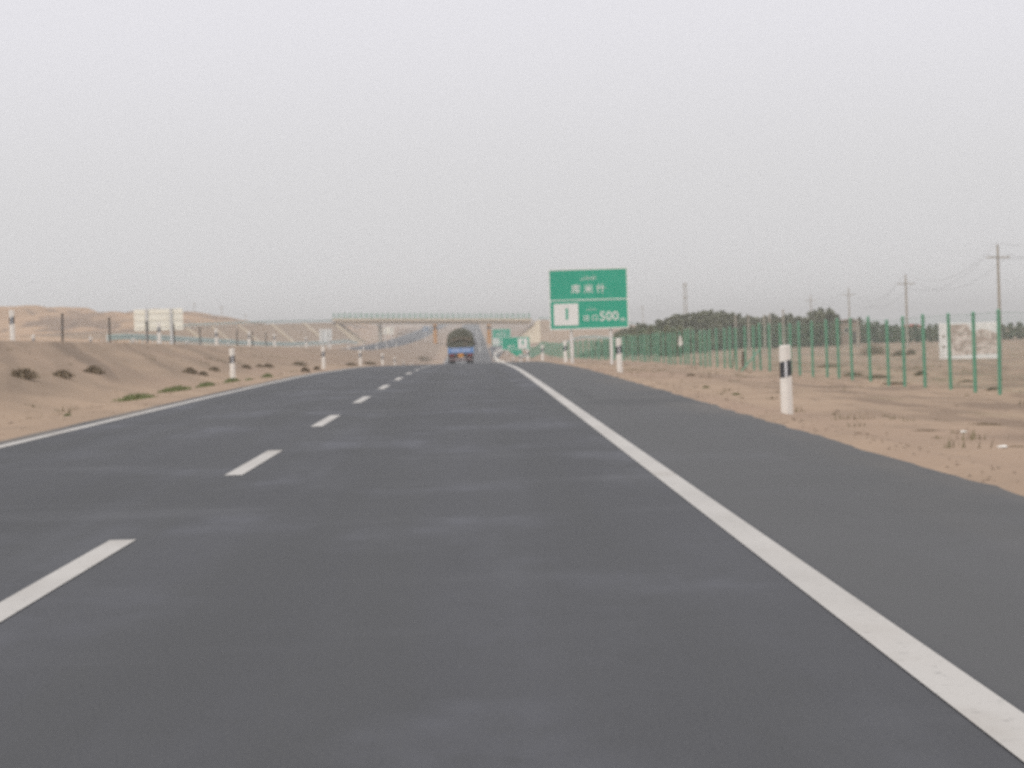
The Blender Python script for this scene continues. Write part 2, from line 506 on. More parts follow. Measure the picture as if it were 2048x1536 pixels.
def obj(name, mb, material, parent=None, loc=(0, 0, 0), smooth=False):
    me = mb if isinstance(mb, bpy.types.Mesh) else mb.mesh(name)
    if not me.materials:
        me.materials.append(material)
    o = bpy.data.objects.new(name, me)
    COL.objects.link(o)
    o.location = loc
    if parent is not None:
        o.parent = parent
    if smooth:
        for p in me.polygons:
            p.use_smooth = True
    return o

def tag(o, label=None, cat=None, group=None, kind=None):
    for k, val in (('label', label), ('category', cat), ('group', group), ('kind', kind)):
        if val:
            o[k] = val
    return o

def thing(name, label, cat, loc=(0, 0, 0), rz=0.0, group=None):
    o = bpy.data.objects.new(name, None)
    o.empty_display_size = 0.2
    COL.objects.link(o)
    o.location = loc
    o.rotation_euler = (0, 0, rz)
    return tag(o, label, cat, group)

def copy_tree(o, parent=None):
    c = o.copy()
    COL.objects.link(c)
    c.parent = parent
    for ch in list(o.children):
        copy_tree(ch, c)
    return c

def bevel(o, w=0.01, seg=2):
    md = o.modifiers.new('bevel', 'BEVEL')
    md.width, md.segments, md.limit_method = w, seg, 'ANGLE'
    return o

def text_mesh(txt, size, depth=0.006, bold=0.0, name='text'):
    cu = bpy.data.curves.new(name, 'FONT')
    cu.body, cu.size, cu.extrude, cu.offset = txt, size, depth, bold
    cu.align_x, cu.align_y = 'CENTER', 'CENTER'
    cu.resolution_u = 3
    o = bpy.data.objects.new(name, cu)
    COL.objects.link(o)
    dg = bpy.context.evaluated_depsgraph_get()
    me = bpy.data.meshes.new_from_object(o.evaluated_get(dg))
    bpy.data.objects.remove(o)
    bpy.data.curves.remove(cu)
    # stand it up, readable from -y
    me.transform(Matrix.Rotation(R(90), 4, 'X'))
    return me


# ------------------------------------------------------------------ ground
def steps(*segs):
    out = [segs[0][0]]
    for a, b, d in segs:
        n = max(1, round((b - a) / d))
        out += [a + (b - a) * (k + 1) / n for k in range(n)]
    return np.array(out)

ys = steps((-40, 8, 4), (8, 110, .55), (110, 330, 1.0), (330, 1000, 4), (1000, 2000, 22), (2000, 5000, 120))
xs = steps((-3200, -400, 200), (-400, -140, 16), (-140, -56, 2.2), (-56, -28.4, 1.6), (-28.4, -27, .2), (-27, -17, 2), (-17, -15.4, .2), (-15.4, -7.2, .4),
           (-7.2, -6.1, .09), (-6.1, 3.4, 1.6), (3.4, 4.6, .07), (4.6, 14, .4), (14, 62, 1.6), (62, 220, 8), (220, 400, 30), (400, 3200, 200))
gx, gy = np.meshgrid(xs, ys)
gz = terrain(gx, gy)
nx, ny = len(xs), len(ys)
me = bpy.data.meshes.new('ground')
verts = np.stack([gx, gy, gz], -1).reshape(-1, 3)
ii = (np.arange(ny - 1)[:, None] * nx + np.arange(nx - 1)[None, :]).ravel()
faces = np.stack([ii, ii + 1, ii + 1 + nx, ii + nx], -1)
me.from_pydata(verts.tolist(), [], faces.tolist())
me.update()
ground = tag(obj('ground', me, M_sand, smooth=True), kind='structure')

def ribbon(xa, xb, y0, y1, zf, dz=0.0, step=4.0, cols=1):
    mb = MB()
    yy = np.linspace(y0, y1, max(2, int((y1 - y0) / step) + 1))
    xx = np.linspace(xa, xb, cols + 1)
    zz = zf(yy) + dz
    for y, z in zip(yy, zz):
        for x in xx:
            mb.v.append((float(x), float(y), float(z)))
    n = cols + 1
    for i in range(len(yy) - 1):
        for j in range(cols):
            a = i * n + j
            mb.f.append((a, a + 1, a + 1 + n, a + n))
    return mb

road = tag(obj('road', ribbon(-6.75, 4.10, -30, 2600, zmain, 0, 2.0, 3), M_asph, smooth=True), kind='structure')
edge_r = obj('edge_line', ribbon(1.51, 1.70, -30, 1500, zmain, .005, 2.0), M_line, road)
edge_l = obj('edge_line', ribbon(-6.14, -5.96, -30, 1500, zmain, .005, 2.0), M_line, road)
for k in range(-2, 60):
    y0 = 13.4 + 15.05 * k
    obj('lane_dash', ribbon(-2.36, -2.19, y0, y0 + 6.1, zmain, .005, 2.0), M_line, road)

opp = tag(obj('opposite_road', ribbon(-27.6, -16.75, -30, 2600, zopp, .02, 3.0, 3), M_asph2, smooth=True), kind='structure')
obj('edge_line', ribbon(-27.2, -27.0, -30, 1500, zopp, .026, 3.0), M_line, opp)
obj('edge_line', ribbon(-17.4, -17.2, -30, 1500, zopp, .026, 3.0), M_line, opp)
for k in range(0, 60):
    obj('lane_dash', ribbon(-22.2, -22.05, 20 + 15 * k, 26 + 15 * k, zopp, .026, 3.0), M_line, opp)

# exit ramp peeling off to the fence side
def polyline(pts, step):
    P = [Vector(p) for p in pts]
    ts = np.cumsum([0] + [(P[i + 1] - P[i]).length for i in range(len(P) - 1)])
    fx = [pchip([(t, p[k]) for t, p in zip(ts, P)]) for k in range(len(P[0]))]
    n = max(2, int(ts[-1] / step) + 1)
    return [Vector([float(f(s)) for f in fx]) for s in np.linspace(0, ts[-1], n)]

def path_ribbon(pts, w, dz=0.0):
    mb = MB()
    for k, p in enumerate(pts):
        d = pts[min(k + 1, len(pts) - 1)] - pts[max(k - 1, 0)]
        nrm = Vector((d.y, -d.x, 0)).normalized()
        for s in (-.5, .5):
            q = p + nrm * w * s
            mb.v.append((q.x, q.y, p.z + dz))
        if k:
            a = 2 * k - 2
            mb.f.append((a, a + 1, a + 3, a + 2))
    return mb

rp = polyline([(1.2, 560), (2.0, 640), (3.2, 720), (5.6, 800), (9.5, 870), (16, 930)], 6)
rp = [Vector((p.x, p.y, float(zmain(p.y)))) for p in rp]
ramp = tag(obj('exit_ramp', path_ribbon(rp, 6.0, .03), M_asph2), kind='structure')


# ------------------------------------------------------------------ embankments of the crossing road
def embankment(name, pts, width, slope, bottom_extra=0.6):
    """pts: centre line with the height of its top"""
    mb = MB()
    for k, p in enumerate(pts):
        d = pts[min(k + 1, len(pts) - 1)] - pts[max(k - 1, 0)]
        nrm = Vector((d.y, -d.x, 0)).normalized()
        row = []
        for s in (-1, 1):
            e = Vector((p.x, p.y, 0)) + nrm * s * width / 2
            g = T(e.x, e.y) - bottom_extra
            g = min(g, T(*(e + nrm * s * max(0, p.z - g) * slope).xy) - bottom_extra)
            run = max(0.3, (p.z - g) * slope)
            toe = e + nrm * s * run
            mid = e.lerp(toe, .5)
            j = float(fbm(k * .35, s * 3.0, 13, 3)) * .35
            row.append([(toe.x, toe.y, g), (mid.x, mid.y, (p.z + g) / 2 + j), (e.x, e.y, p.z)])
        ring = row[0] + row[1][::-1]
        mb.v += ring
        if k:
            a = (k - 1) * 6
            for j in range(5):
                mb.f.append((a + j, a + j + 1, a + j + 7, a + j + 6))
    n = len(pts)
    mb.f.append(tuple(range(6)))
    mb.f.append(tuple((n - 1) * 6 + j for j in reversed(range(6))))
    o = obj(name, mb, M_fill)
    return tag(o, kind='structure')

# edge of the approach as seen along its guardrail (photo pixel, distance)
up_edge = [at(372, 657, 560), at(480, 651, 660), at(560, 647.5, 760), at(640, 645.5, 860), at(668, 645, 900)]
lw = 9.0
lp = polyline([(-92, 505, 3.0), (-72, 520, 3.4), (up_edge[0].x - lw / 2 - .5, 560, up_edge[0].z), (up_edge[1].x - lw / 2 - .4, 660, up_edge[1].z),
               (up_edge[2].x - lw / 2 - .4, 760, up_edge[2].z), (up_edge[3].x - lw / 2 - .4, 860, up_edge[3].z), (up_edge[4].x - lw / 2, 902, up_edge[4].z)], 8)
emb_l = embankment('approach_embankment', lp, lw, 1.15)
obj('approach_road', path_ribbon(lp, lw - 2, .02), M_asph2, emb_l)

def slope_strip(top, out, width, drop, slope, raise_=.12):
    """a pale concrete drainage chute lying down the slope from TOP, running OUT (unit vector)"""
    side = Vector((-out.y, out.x, 0))
    mb = MB()
    bot = top + out * drop * slope - Vector((0, 0, drop))
    up = Vector((0, 0, raise_)) + out * raise_
    a, b, c, d = (top - side * width / 2 + up, top + side * width / 2 + up, bot + side * width / 2 + up, bot - side * width / 2 + up)
    lo = Vector((0, 0, -.5)) - out * .3
    ring = lambda p, q: [p + lo, q + lo, q, p]
    mb.loft([ring(a, b), ring(d, c)])
    return mb

def edge_at(pts, y, side, width):
    best = min(range(len(pts)), key=lambda i: abs(pts[i].y - y))
    p = pts[best]
    d = pts[min(best + 1, len(pts) - 1)] - pts[max(best - 1, 0)]
    nrm = Vector((d.y, -d.x, 0)).normalized()
    e = p + nrm * side * width / 2
    return Vector((e.x, e.y, p.z)), nrm * side

for yv, wv in ((568, 1.3), (606, 1.3), (664, 1.5), (742, 2.4), (822, 2.4)):
    e, nrm = edge_at(lp, yv, 1, lw)
    obj('drainage_chute', slope_strip(e, nrm, wv * 3.0, 6.2, 1.15), M_pave, emb_l)

rt = polyline([(19.5, 902, 4.95), (31, 902, 4.6), (43, 910, 2.9), (58, 930, .6), (76, 965, -2.2)], 8)
emb_r = embankment('approach_embankment', rt, lw, 1.3)
obj('approach_road', path_ribbon(rt, lw - 2, .02), M_asph2, emb_r)

def abutment_cone(cx, cy, z, direction, wy=5.5, slope=1.25):
    """paved half cone at the end of an embankment, falling towards +-x"""
    mb = MB()
    g = min(T(cx + direction * 8, cy), T(cx + direction * 4, cy - 8), T(cx, cy - 8)) - .6
    run = (z - g) * slope
    n = 12
    top, bot = [], []
    for k in range(n + 1):
        a = -math.pi / 2 + math.pi * k / n
        ox, oy = math.cos(a) * direction, math.sin(a)
        top.append((cx + ox * .8, cy + oy * wy, z))
        bot.append((cx + ox * (run + .8), cy + oy * (wy + run * .9), g))
    i = 0
    mb.v += top + bot + [(cx - direction * .5, cy, z), (cx - direction * .5, cy, g)]
    m = n + 1
    for k in range(n):
        mb.f.append((k, k + 1, m + k + 1, m + k))
        mb.f.append((2 * m, k + 1, k))
    return mb

cone_l = tag(obj('abutment_slope', abutment_cone(-40.2, 902, 6.1, 1), M_pave), kind='structure')
cone_r = tag(obj('abutment_slope', abutment_cone(19.8, 902, 4.9, -1), M_pave), kind='structure')


# ------------------------------------------------------------------ overpass bridge
BY = 900.0
def deck_z(x):
    return 5.95 - .031 * (x + 12)
bridge = thing('overpass_bridge', 'concrete overpass with a green railing crossing the motorway on orange piers', 'bridge', (0, 0, 0))
def bar_x(x0, x1, y, z0f, z1f, th, n=8):
    mb = MB()
    for k in range(n):
        a, b = x0 + (x1 - x0) * k / n, x0 + (x1 - x0) * (k + 1) / n
        i = len(mb.v)
        for x in (a, b):
            mb.v += [(x, y - th / 2, z0f(x)), (x, y + th / 2, z0f(x)), (x, y + th / 2, z1f(x)), (x, y - th / 2, z1f(x))]
        mb.f += [(i, i + 4, i + 7, i + 3), (i + 1, i + 2, i + 6, i + 5), (i, i + 1, i + 5, i + 4), (i + 3, i + 7, i + 6, i + 2)]
        if k == 0:
            mb.f.append((i, i + 3, i + 2, i + 1))
        if k == n - 1:
            mb.f.append((i + 4, i + 5, i + 6, i + 7))
    return mb
DX0, DX1 = -41.2, 17.5
obj('deck_slab', bar_x(DX0, DX1, BY, lambda x: deck_z(x) - .38, lambda x: deck_z(x), 9.4), M_conc2, bridge)
for oy in (-3.2, -1.1, 1.1, 3.2):
    obj('girder', bar_x(DX0 + .6, DX1 - .6, BY + oy, lambda x: deck_z(x) - 1.25, lambda x: deck_z(x) - .383, 1.5), M_conc2, bridge)
for oy in (-4.45, 4.45):
    obj('kerb', bar_x(DX0, DX1, BY + oy, lambda x: deck_z(x) + .004, lambda x: deck_z(x) + .32, .45), M_conc2, bridge)
pm = None
for px, py_m in ((-11.1, M_orange), (4.75, M_orange), (-27.4, M_pier_dim)):
    zt = deck_z(px) - 1.25
    zb = T(px, BY) - .5
    crossb = MB().box(px, BY, zt - .35, 1.1, 7.6, .7)
    obj('pier_cap', crossb, py_m, bridge)
    for oy in (-2.4, 2.4):
        mb = MB().tube((px, BY + oy, zb), (px, BY + oy, zt - .7), .56, n=16)
        pr = obj('pier', mb, py_m, bridge, smooth=False)
        obj('pier_band', MB().tube((px, BY + oy, zt - 1.25), (px, BY + oy, zt - .72), .575, n=16), M_darkpost if py_m is M_orange else M_pier_dim, pr)
for oy in (-4.45, 4.45):
    rl = obj('railing', MB(), M_fence, bridge)
    mb = MB()
    for dz in (.6, 1.5):
        b = bar_x(DX0 + .2, DX1 - .2, BY + oy, lambda x: deck_z(x) + dz - .03, lambda x: deck_z(x) + dz + .03, .06, 20)
        o_ = len(mb.v)
        mb.v += b.v
        mb.f += [tuple(i + o_ for i in f) for f in b.f]
    x = DX0 + .3
    while x < DX1 - .2:
        mb.box(x, BY + oy, deck_z(x) + 1.04, .014, .014, 1.45)
        x += .2
    rl.data = mb.mesh('railing')
    rl.data.materials.append(M_fence)
    post = MB().box(0, 0, .85, .16, .14, 1.7).box(0, 0, 1.76, .22, .20, .10).mesh('railing_post')
    k = 0
    x = DX0 + .3
    while x < DX1 - .2:
        po = obj('railing_post', post, M_fence, rl, (x, BY + oy, deck_z(x) + .28))
        po.scale.z = .93 + .1 * random.random()
        x += 1.6


# ------------------------------------------------------------------ guardrails
def guardrail(name, label, pts, m_beam, m_post, z_beam=.62, spacing=4.0, group='guardrails', height=.34, thick=.10):
    """corrugated beam on posts; pts carry the ground height"""
    t = thing(name, label, 'guardrail', (0, 0, 0), group=group)
    mb = MB()
    prof = [(.0, -.5), (.5, -.36), (.5, -.22), (0, -.1), (0, .1), (.5, .22), (.5, .36), (0, .5), (-.35, .5), (-.35, -.5)]
    rings = []
    for k, p in enumerate(pts):
        d = pts[min(k + 1, len(pts) - 1)] - pts[max(k - 1, 0)]
        nrm = Vector((d.y, -d.x, 0)).normalized()
        rings.append([p + nrm * a * thick + Vector((0, 0, z_beam + b * height)) for a, b in prof])
    mb.loft(rings)
    obj('beam', mb, m_beam, t)
    post = MB().tube((0, 0, -.3), (0, 0, z_beam + height / 2 + .04), .07, n=8).mesh('guardrail_post')
    acc = 0
    last = pts[0]
    for k, p in enumerate(pts):
        acc += (p - last).length
        last = p
        if k == 0 or acc >= spacing:
            acc = 0
            d = pts[min(k + 1, len(pts) - 1)] - pts[max(k - 1, 0)]
            nrm = Vector((d.y, -d.x, 0)).normalized()
            obj('post', post, m_post, t, p - nrm * .12)
    return t

def on_ground(pl, step, lift=0):
    return [Vector((p.x, p.y, T(p.x, p.y) + lift)) for p in polyline([(a, b, 0) for a, b in pl], step)]

guardrail('guardrail', 'long teal guardrail along the outer edge of the other carriageway',
          on_ground([(-32.4, 271), (-31.2, 273), (-30.8, 280), (-30.6, 300), (-30.6, 500), (-30.4, 700), (-29.2, 770)], 2), M_rail, M_railpost, .64, 4, height=.52)
lpe = []
for k in range(len(lp)):
    if lp[k].y > 545 and lp[k].x > -62.5:
        e, nrm = edge_at(lp, lp[k].y, 1, lw)
        lpe.append(e - nrm * .35)
guardrail('guardrail', 'teal guardrail on top of the embankment leading to the overpass', lpe, M_rail, M_railpost, .60, 6, height=.40)
rte = []
for k in range(len(rt)):
    d = rt[min(k + 1, len(rt) - 1)] - rt[max(k - 1, 0)]
    nrm = Vector((d.y, -d.x, 0)).normalized()
    q = rt[k] + nrm * (lw / 2 - .4)
    rte.append(Vector((q.x, q.y, rt[k].z)))
guardrail('guardrail', 'teal guardrail on the approach beyond the overpass, behind the big green sign', rte, M_rail, M_railpost, .60, 6, height=.40)
guardrail('guardrail', 'low teal guardrail curving away under the big green sign',
          on_ground([(9.6, 640), (12.5, 615), (17, 585), (22, 550), (28, 520), (38, 500)], 2), M_rail, M_railpost, .62, 4, height=.42)
gp = polyline([(4.9, 470, 0), (4.75, 560, 0), (4.7, 660, 0), (5.0, 715, 0), (6.4, 750, 0), (9.2, 800, 0), (13.5, 850, 0)], 3)
gp = [Vector((p.x, p.y, float(zmain(p.y)) - .45 * float(sstep(740, 860, p.y)))) for p in gp]
guardrail('guardrail', 'pale guardrail bending off beside the exit ramp', gp, M_palerail, M_palerail, .62, 4, height=.78)


# ------------------------------------------------------------------ delineator posts
def make_delineator(label, group):
    t = thing('delineator_post', label, 'delineator post', group=group)
    # plan: a wedge whose edge faces the traffic
    plan = [(-.078, .062), (-.088, -.012), (-.013, -.068), (.013, -.068), (.088, -.012), (.078, .062)]
    def ring(z, k=1.0, tilt=0.0):
        return [(x * k, y * k, z + tilt * x) for x, y in plan]
    body = obj('post_body', MB().loft([ring(-.3, 1.03), ring(.61, 1.0, .22)]), M_white, t)
    obj('post_top', MB().loft([ring(.852, 1.0, .22), ring(1.07, .98, .05), ring(1.09, .84, .05)]), M_white, t)
    band = obj('black_band', MB().loft([ring(.612, 1.0, .22), ring(.850, 1.0, .22)]), M_black, t)
    obj('reflector', MB().box(0, -.072, .73, .034, .012, .236), M_refl, band)
    return t

GR = 'delineators along the fence-side shoulder'
proto = make_delineator('tallest white delineator post with black band, standing on sand before the green fence', GR)
fence_side = [(1574.5, 834, 46, None), (1240, 748, 95, 'white delineator post with black band, between the big sign and the fence'),
              (1131.5, 725, 148, 'white delineator post touching the near leg of the big green sign'),
              (1085.5, 722, 198, 'white delineator post standing alone between the small green signs and the big one'),
              (1056, 722, 250, 'white delineator post just beyond the lone one, at the edge of the small green sign'),
              (1041, 722, 300, 'white delineator post under the pale square of the small green sign'),
              (1026, 722, 350, 'white delineator post under the small green sign, beside the pale guardrail'),
              (1017, 722, 400, 'faint white delineator post, farther than all others on the fence side')]
for i, (u, v, Z, lab) in enumerate(fence_side):
    o = proto if i == 0 else copy_tree(proto)
    x = (u - VPU) * CR * Z / F_PX - (v - VPV) * SR * Z / F_PX
    x = max(x, 4.45)
    o.location = (x, Z, T(x, Z) - (.04 if i == 0 else .01))
    o.rotation_euler = (random.uniform(-.012, .012), random.uniform(-.015, .015), random.uniform(-.12, .12))
    if lab:
        o['label'] = lab
GL = 'delineators along the median edge'
ords = ['first', 'second', 'third', 'fourth', 'fifth', 'sixth', 'seventh', 'eighth', 'ninth', 'tenth', 'eleventh', 'twelfth', 'thirteenth']
med_side = [(467, 102), (648, 152), (721, 202), (765, 252), (789, 302), (806, 352), (822, 402)]
for i, (u, Z) in enumerate(med_side):
    o = copy_tree(proto)
    x = min(-7.0, (u - VPU) * Z / F_PX - .06)
    o.location = (x, Z, T(x, Z) - .01)
    o.rotation_euler.z = random.uniform(-.12, .12)
    o['label'] = ('white delineator post with green grass at its foot, beside the median edge line' if i == 0 else
                  '%s white delineator post along the median edge, counted from the one in the grass' % ords[i])
    o['group'] = GL
GO = 'delineators on the crest of the other carriageway'
crest = [107, 157, 192, 220, 248, 295, 345, 395, 450, 510, 570, 640]
for i, Z in enumerate(crest):
    o = copy_tree(proto)
    x = -16.15
    o.location = (x, Z, T(x, Z) - .01)
    o.rotation_euler.z = random.uniform(-.12, .12)
    o['label'] = {0: 'white delineator post on the slope crest, seen against the brown hill',
                  1: 'white delineator post on the slope crest, in front of the large cream sign back'}.get(
        i, '%s white delineator post along the slope crest, past the large cream sign' % ords[i - 2])
    o['group'] = GO
GF = 'delineators beyond the other carriageway'
for i, Z in enumerate([194, 223, 251, 298, 348, 394, 469]):
    o = copy_tree(proto)
    x = -27.95
    o.location = (x, Z, T(x, Z) - .01)
    o['label'] = '%s small white post top peeking over the crest from beyond the other carriageway' % ords[i]
    o['group'] = GF

# thin dark posts on the crest, one every 15 m
dp = None
spots = [123, 139, 155, 169, 185, 214, 229, 244]
wherep = ['against the hill, beside the tall white post', 'between the hill and the cream sign back', 'by the near leg of the cream sign',
          'by the far leg of the cream sign', 'just past the cream sign back', 'below the embankment chutes', 'below the widest embankment chutes', 'closest to the small pale sign back']
for i, (Z, w) in enumerate(zip(spots, wherep)):
    if dp is None:
        dp = thing('steel_post', '', 'post', group='thin dark posts on the slope crest')
        obj('shaft', MB().tube((0, 0, -.3), (0, 0, 1.2), .042, n=8), M_darkpost, dp)
        obj('post_cap', MB().tube((0, 0, 1.201), (0, 0, 1.225), .05, .03, n=8), M_darkpost, dp)
        o = dp
    else:
        o = copy_tree(dp)
    x = -16.55
    o.location = (x, Z, T(x, Z) - .02)
    o.rotation_euler = (random.uniform(-.02, .02), random.uniform(-.02, .02), 0)
    o['label'] = 'thin dark steel post on the slope crest, ' + w


# ------------------------------------------------------------------ signs
def sign_posts(t, xs_, z0, z1, y, r, m):
    for x in xs_:
        p = obj('sign_post', MB().tube((x, y, z0), (x, y, z1), r, n=12), m, t, smooth=False)

def green_exit_sign(label, cx, Y, zb, zt, w, ground_z, rz=0, detail=True, post_r=.085):
    """exit sign: green board, white border, dividing line, white number square, lettering"""
    h = zt - zb
    t = thing('exit_sign', label, 'road sign', (cx, Y, ground_z), rz)
    b0 = zb - ground_z
    mid = b0 + h / 2
    bd = obj('board', MB().box(0, 0, mid, w, .05, h), M_green, t)
    fw = .030 * h / 1.6
    fr = MB()
    for s in (-1, 1):
        fr.box(s * (w / 2 - fw / 2), -.031, mid, fw, .012, h)
        fr.box(0, -.031, mid + s * (h / 2 - fw / 2), w - 2 * fw, .012, fw)
    obj('border', fr, M_signwhite, bd)
    dv = b0 + h * .485
    obj('divider', MB().box(0, -.031, dv, w - 2 * fw, .012, fw * .9), M_signwhite, bd)
    # number square with a green 1
    sx0, sx1, sz0, sz1 = -w / 2 + .055 * w, -w / 2 + .365 * w, b0 + .07 * h, b0 + .43 * h
    sq = obj('number_square', MB().box((sx0 + sx1) / 2, -.032, (sz0 + sz1) / 2, sx1 - sx0, .014, sz1 - sz0), M_signwhite, t)
    one = text_mesh('1', h * .26, .004, h * .006, 'numeral')
    obj('numeral', one, M_green, sq, ((sx0 + sx1) / 2 + .01 * w, -.044, (sz0 + sz1) / 2))
    tx = []
    tx.append(('place_name', '库 米 什', h * .162, (.0, b0 + .655 * h), h * .0015))
    tx.append(('small_script', '\uFEB5\uFBD8\uFEE3\uFBD8\uFED7', h * .085, (.0, b0 + .852 * h), 0))
    tx.append(('exit_word', '出 口', h * .112, (.018 * w, b0 + .180 * h), h * .001))
    tx.append(('small_script', '\uFEB6\uFBE9\uFED8\uFBE9\uFB7C', h * .06, (.03 * w, b0 + .335 * h), 0))
    tx.append(('distance', '500', h * .215, (.250 * w, b0 + .200 * h), h * .002))
    tx.append(('metre_mark', 'm', h * .105, (.425 * w, b0 + .150 * h), h * .002))
    if detail:
        for nm, s, sz, (px, pz), bo in tx:
            me_ = text_mesh(s, sz, .004, bo, nm)
            obj(nm, me_, M_signwhite, bd, (px, -.032, pz))
    rib = MB()
    for k in (.2, .5, .8):
        rib.box(0, .05, b0 + h * k, w * .94, .05, .06)
    obj('back_rib', rib, M_galv, bd)
    sign_posts(t, (-.23 * w, .27 * w), -.4, b0 + h * .95, .16, post_r, M_galv)
    return t

SY = 165.0
pbl, ptr = at(1102, 657.5, SY), at(1255, 537, SY)
sx = (at(1098, 541, SY).x + at(1256.5, 652, SY).x) / 2
green_exit_sign('big green exit sign with a white square numbered 1 and 500 m', sx, SY, pbl.z - .08, ptr.z + .06, 4.28, T(sx, SY), R(-2))
SY2 = 740.0
c2a, c2b = at(985, 692, SY2), at(1021, 657, SY2)
green_exit_sign('distant green sign with a white square, beside the orange bridge pier', (c2a.x + c2b.x) / 2, SY2, c2a.z, c2b.z, c2b.x - c2a.x, T((c2a.x + c2b.x) / 2, SY2), 0, True, .11)

# gore sign
SY3 = 338.0
a3, b3 = at(1004, 700, SY3), at(1059, 673, SY3)
gx3 = (a3.x + b3.x) / 2
gz3 = T(gx3, SY3)
t = thing('direction_sign', 'small green sign with a pale square on white legs, before the orange pier', 'road sign', (gx3, SY3, gz3))
w3, h3 = b3.x - a3.x, b3.z - a3.z
bz = a3.z - gz3
bd = obj('board', MB().box(0, 0, bz + h3 / 2, w3, .05, h3), M_green, t)
fr = MB()
for s in (-1, 1):
    fr.box(s * (w3 / 2 - .02), -.031, bz + h3 / 2, .04, .012, h3)
    fr.box(0, -.031, bz + h3 / 2 + s * (h3 / 2 - .02), w3 - .08, .012, .04)
obj('border', fr, M_signwhite, bd)
sq = obj('number_square', MB().box(.25 * w3, -.034, bz + h3 * .47, .34 * w3, .014, h3 * .80), M_signwhite, t)
obj('numeral', MB().box(.25 * w3, -.045, bz + h3 * .56, .06 * w3, .008, h3 * .36), M_green, sq)
me_ = text_mesh('出 口', .34, .004, .008, 'exit_word')
obj('exit_word', me_, M_signwhite, bd, (-.17 * w3, -.034, bz + h3 * .25))
lowp = MB()
q = [(-.30 * w3, bz - .02), (.20 * w3, bz - .02), (.24 * w3, bz - .55), (.02 * w3, bz - .75)]
lowp.loft([[(x, -.02, z) for x, z in q], [(x, .02, z) for x, z in q]])
obj('lower_plate', lowp, M_green, t)
sign_posts(t, (.16 * w3, .44 * w3), -.4, bz + h3 * .95, .12, .055, M_white)

def sign_back(name, label, u0, u1, v0, v1, Z, posts, vpost, m=M_cream, ribs=2, rib_m=M_creamdark):
    """a sign for the other carriageway seen from behind"""
    vm, um = (v0 + v1) / 2, (u0 + u1) / 2
    a, b = at(u0, vm, Z), at(u1, vm, Z)
    zt, zb = at(um, v0, Z).z, at(um, v1, Z).z
    cx = (a.x + b.x) / 2
    w, h = b.x - a.x, zt - zb
    g = T(cx, Z)
    t = thing(name, label, 'road sign', (cx, Z, g))
    bd = obj('board', MB().box(0, 0, zb - g + h / 2, w, .05, h), m, t)
    bevel(bd, .012)
    rb = MB()
    for k in range(3):
        rb.box(0, -.045, zb - g + h * (.18 + .32 * k), w * .96, .035, .05)
    obj('back_rib', rb, m, bd)
    for pu in posts:
        px = at(pu, v1, Z).x - cx
        obj('sign_post', MB().tube((px, -.11, -.5), (px, -.11, zb - g + h + .06), vpost, n=12), M_galv, t)
        obj('back_channel', MB().box(px, -.035, zb - g + h / 2, vpost * 3.4, .02, h * .99), rib_m, bd)
    return t

sign_back('sign_back', 'large cream back of a road sign on two posts beyond the slope crest', 268, 366, 618, 661, 236, (294, 343), .085)
sign_back('sign_back', 'small pale ribbed back of a sign in front of the embankment', 639, 663.5, 658.5, 684, 470, (645, 657), .08, M_signwhite)
sign_back('sign_back', 'tiny cream sign back under the overpass beside the other carriageway', 766, 787, 654.5, 668.5, 840, (770, 783), .11)
sign_back('blue_sign', 'tiny blue sign beside the orange pier of the overpass', 846.5, 855, 652.5, 663, 880, (850.5,), .10,
          mat('sign_blue', (.10, .20, .34), (.12, .22, .36)))


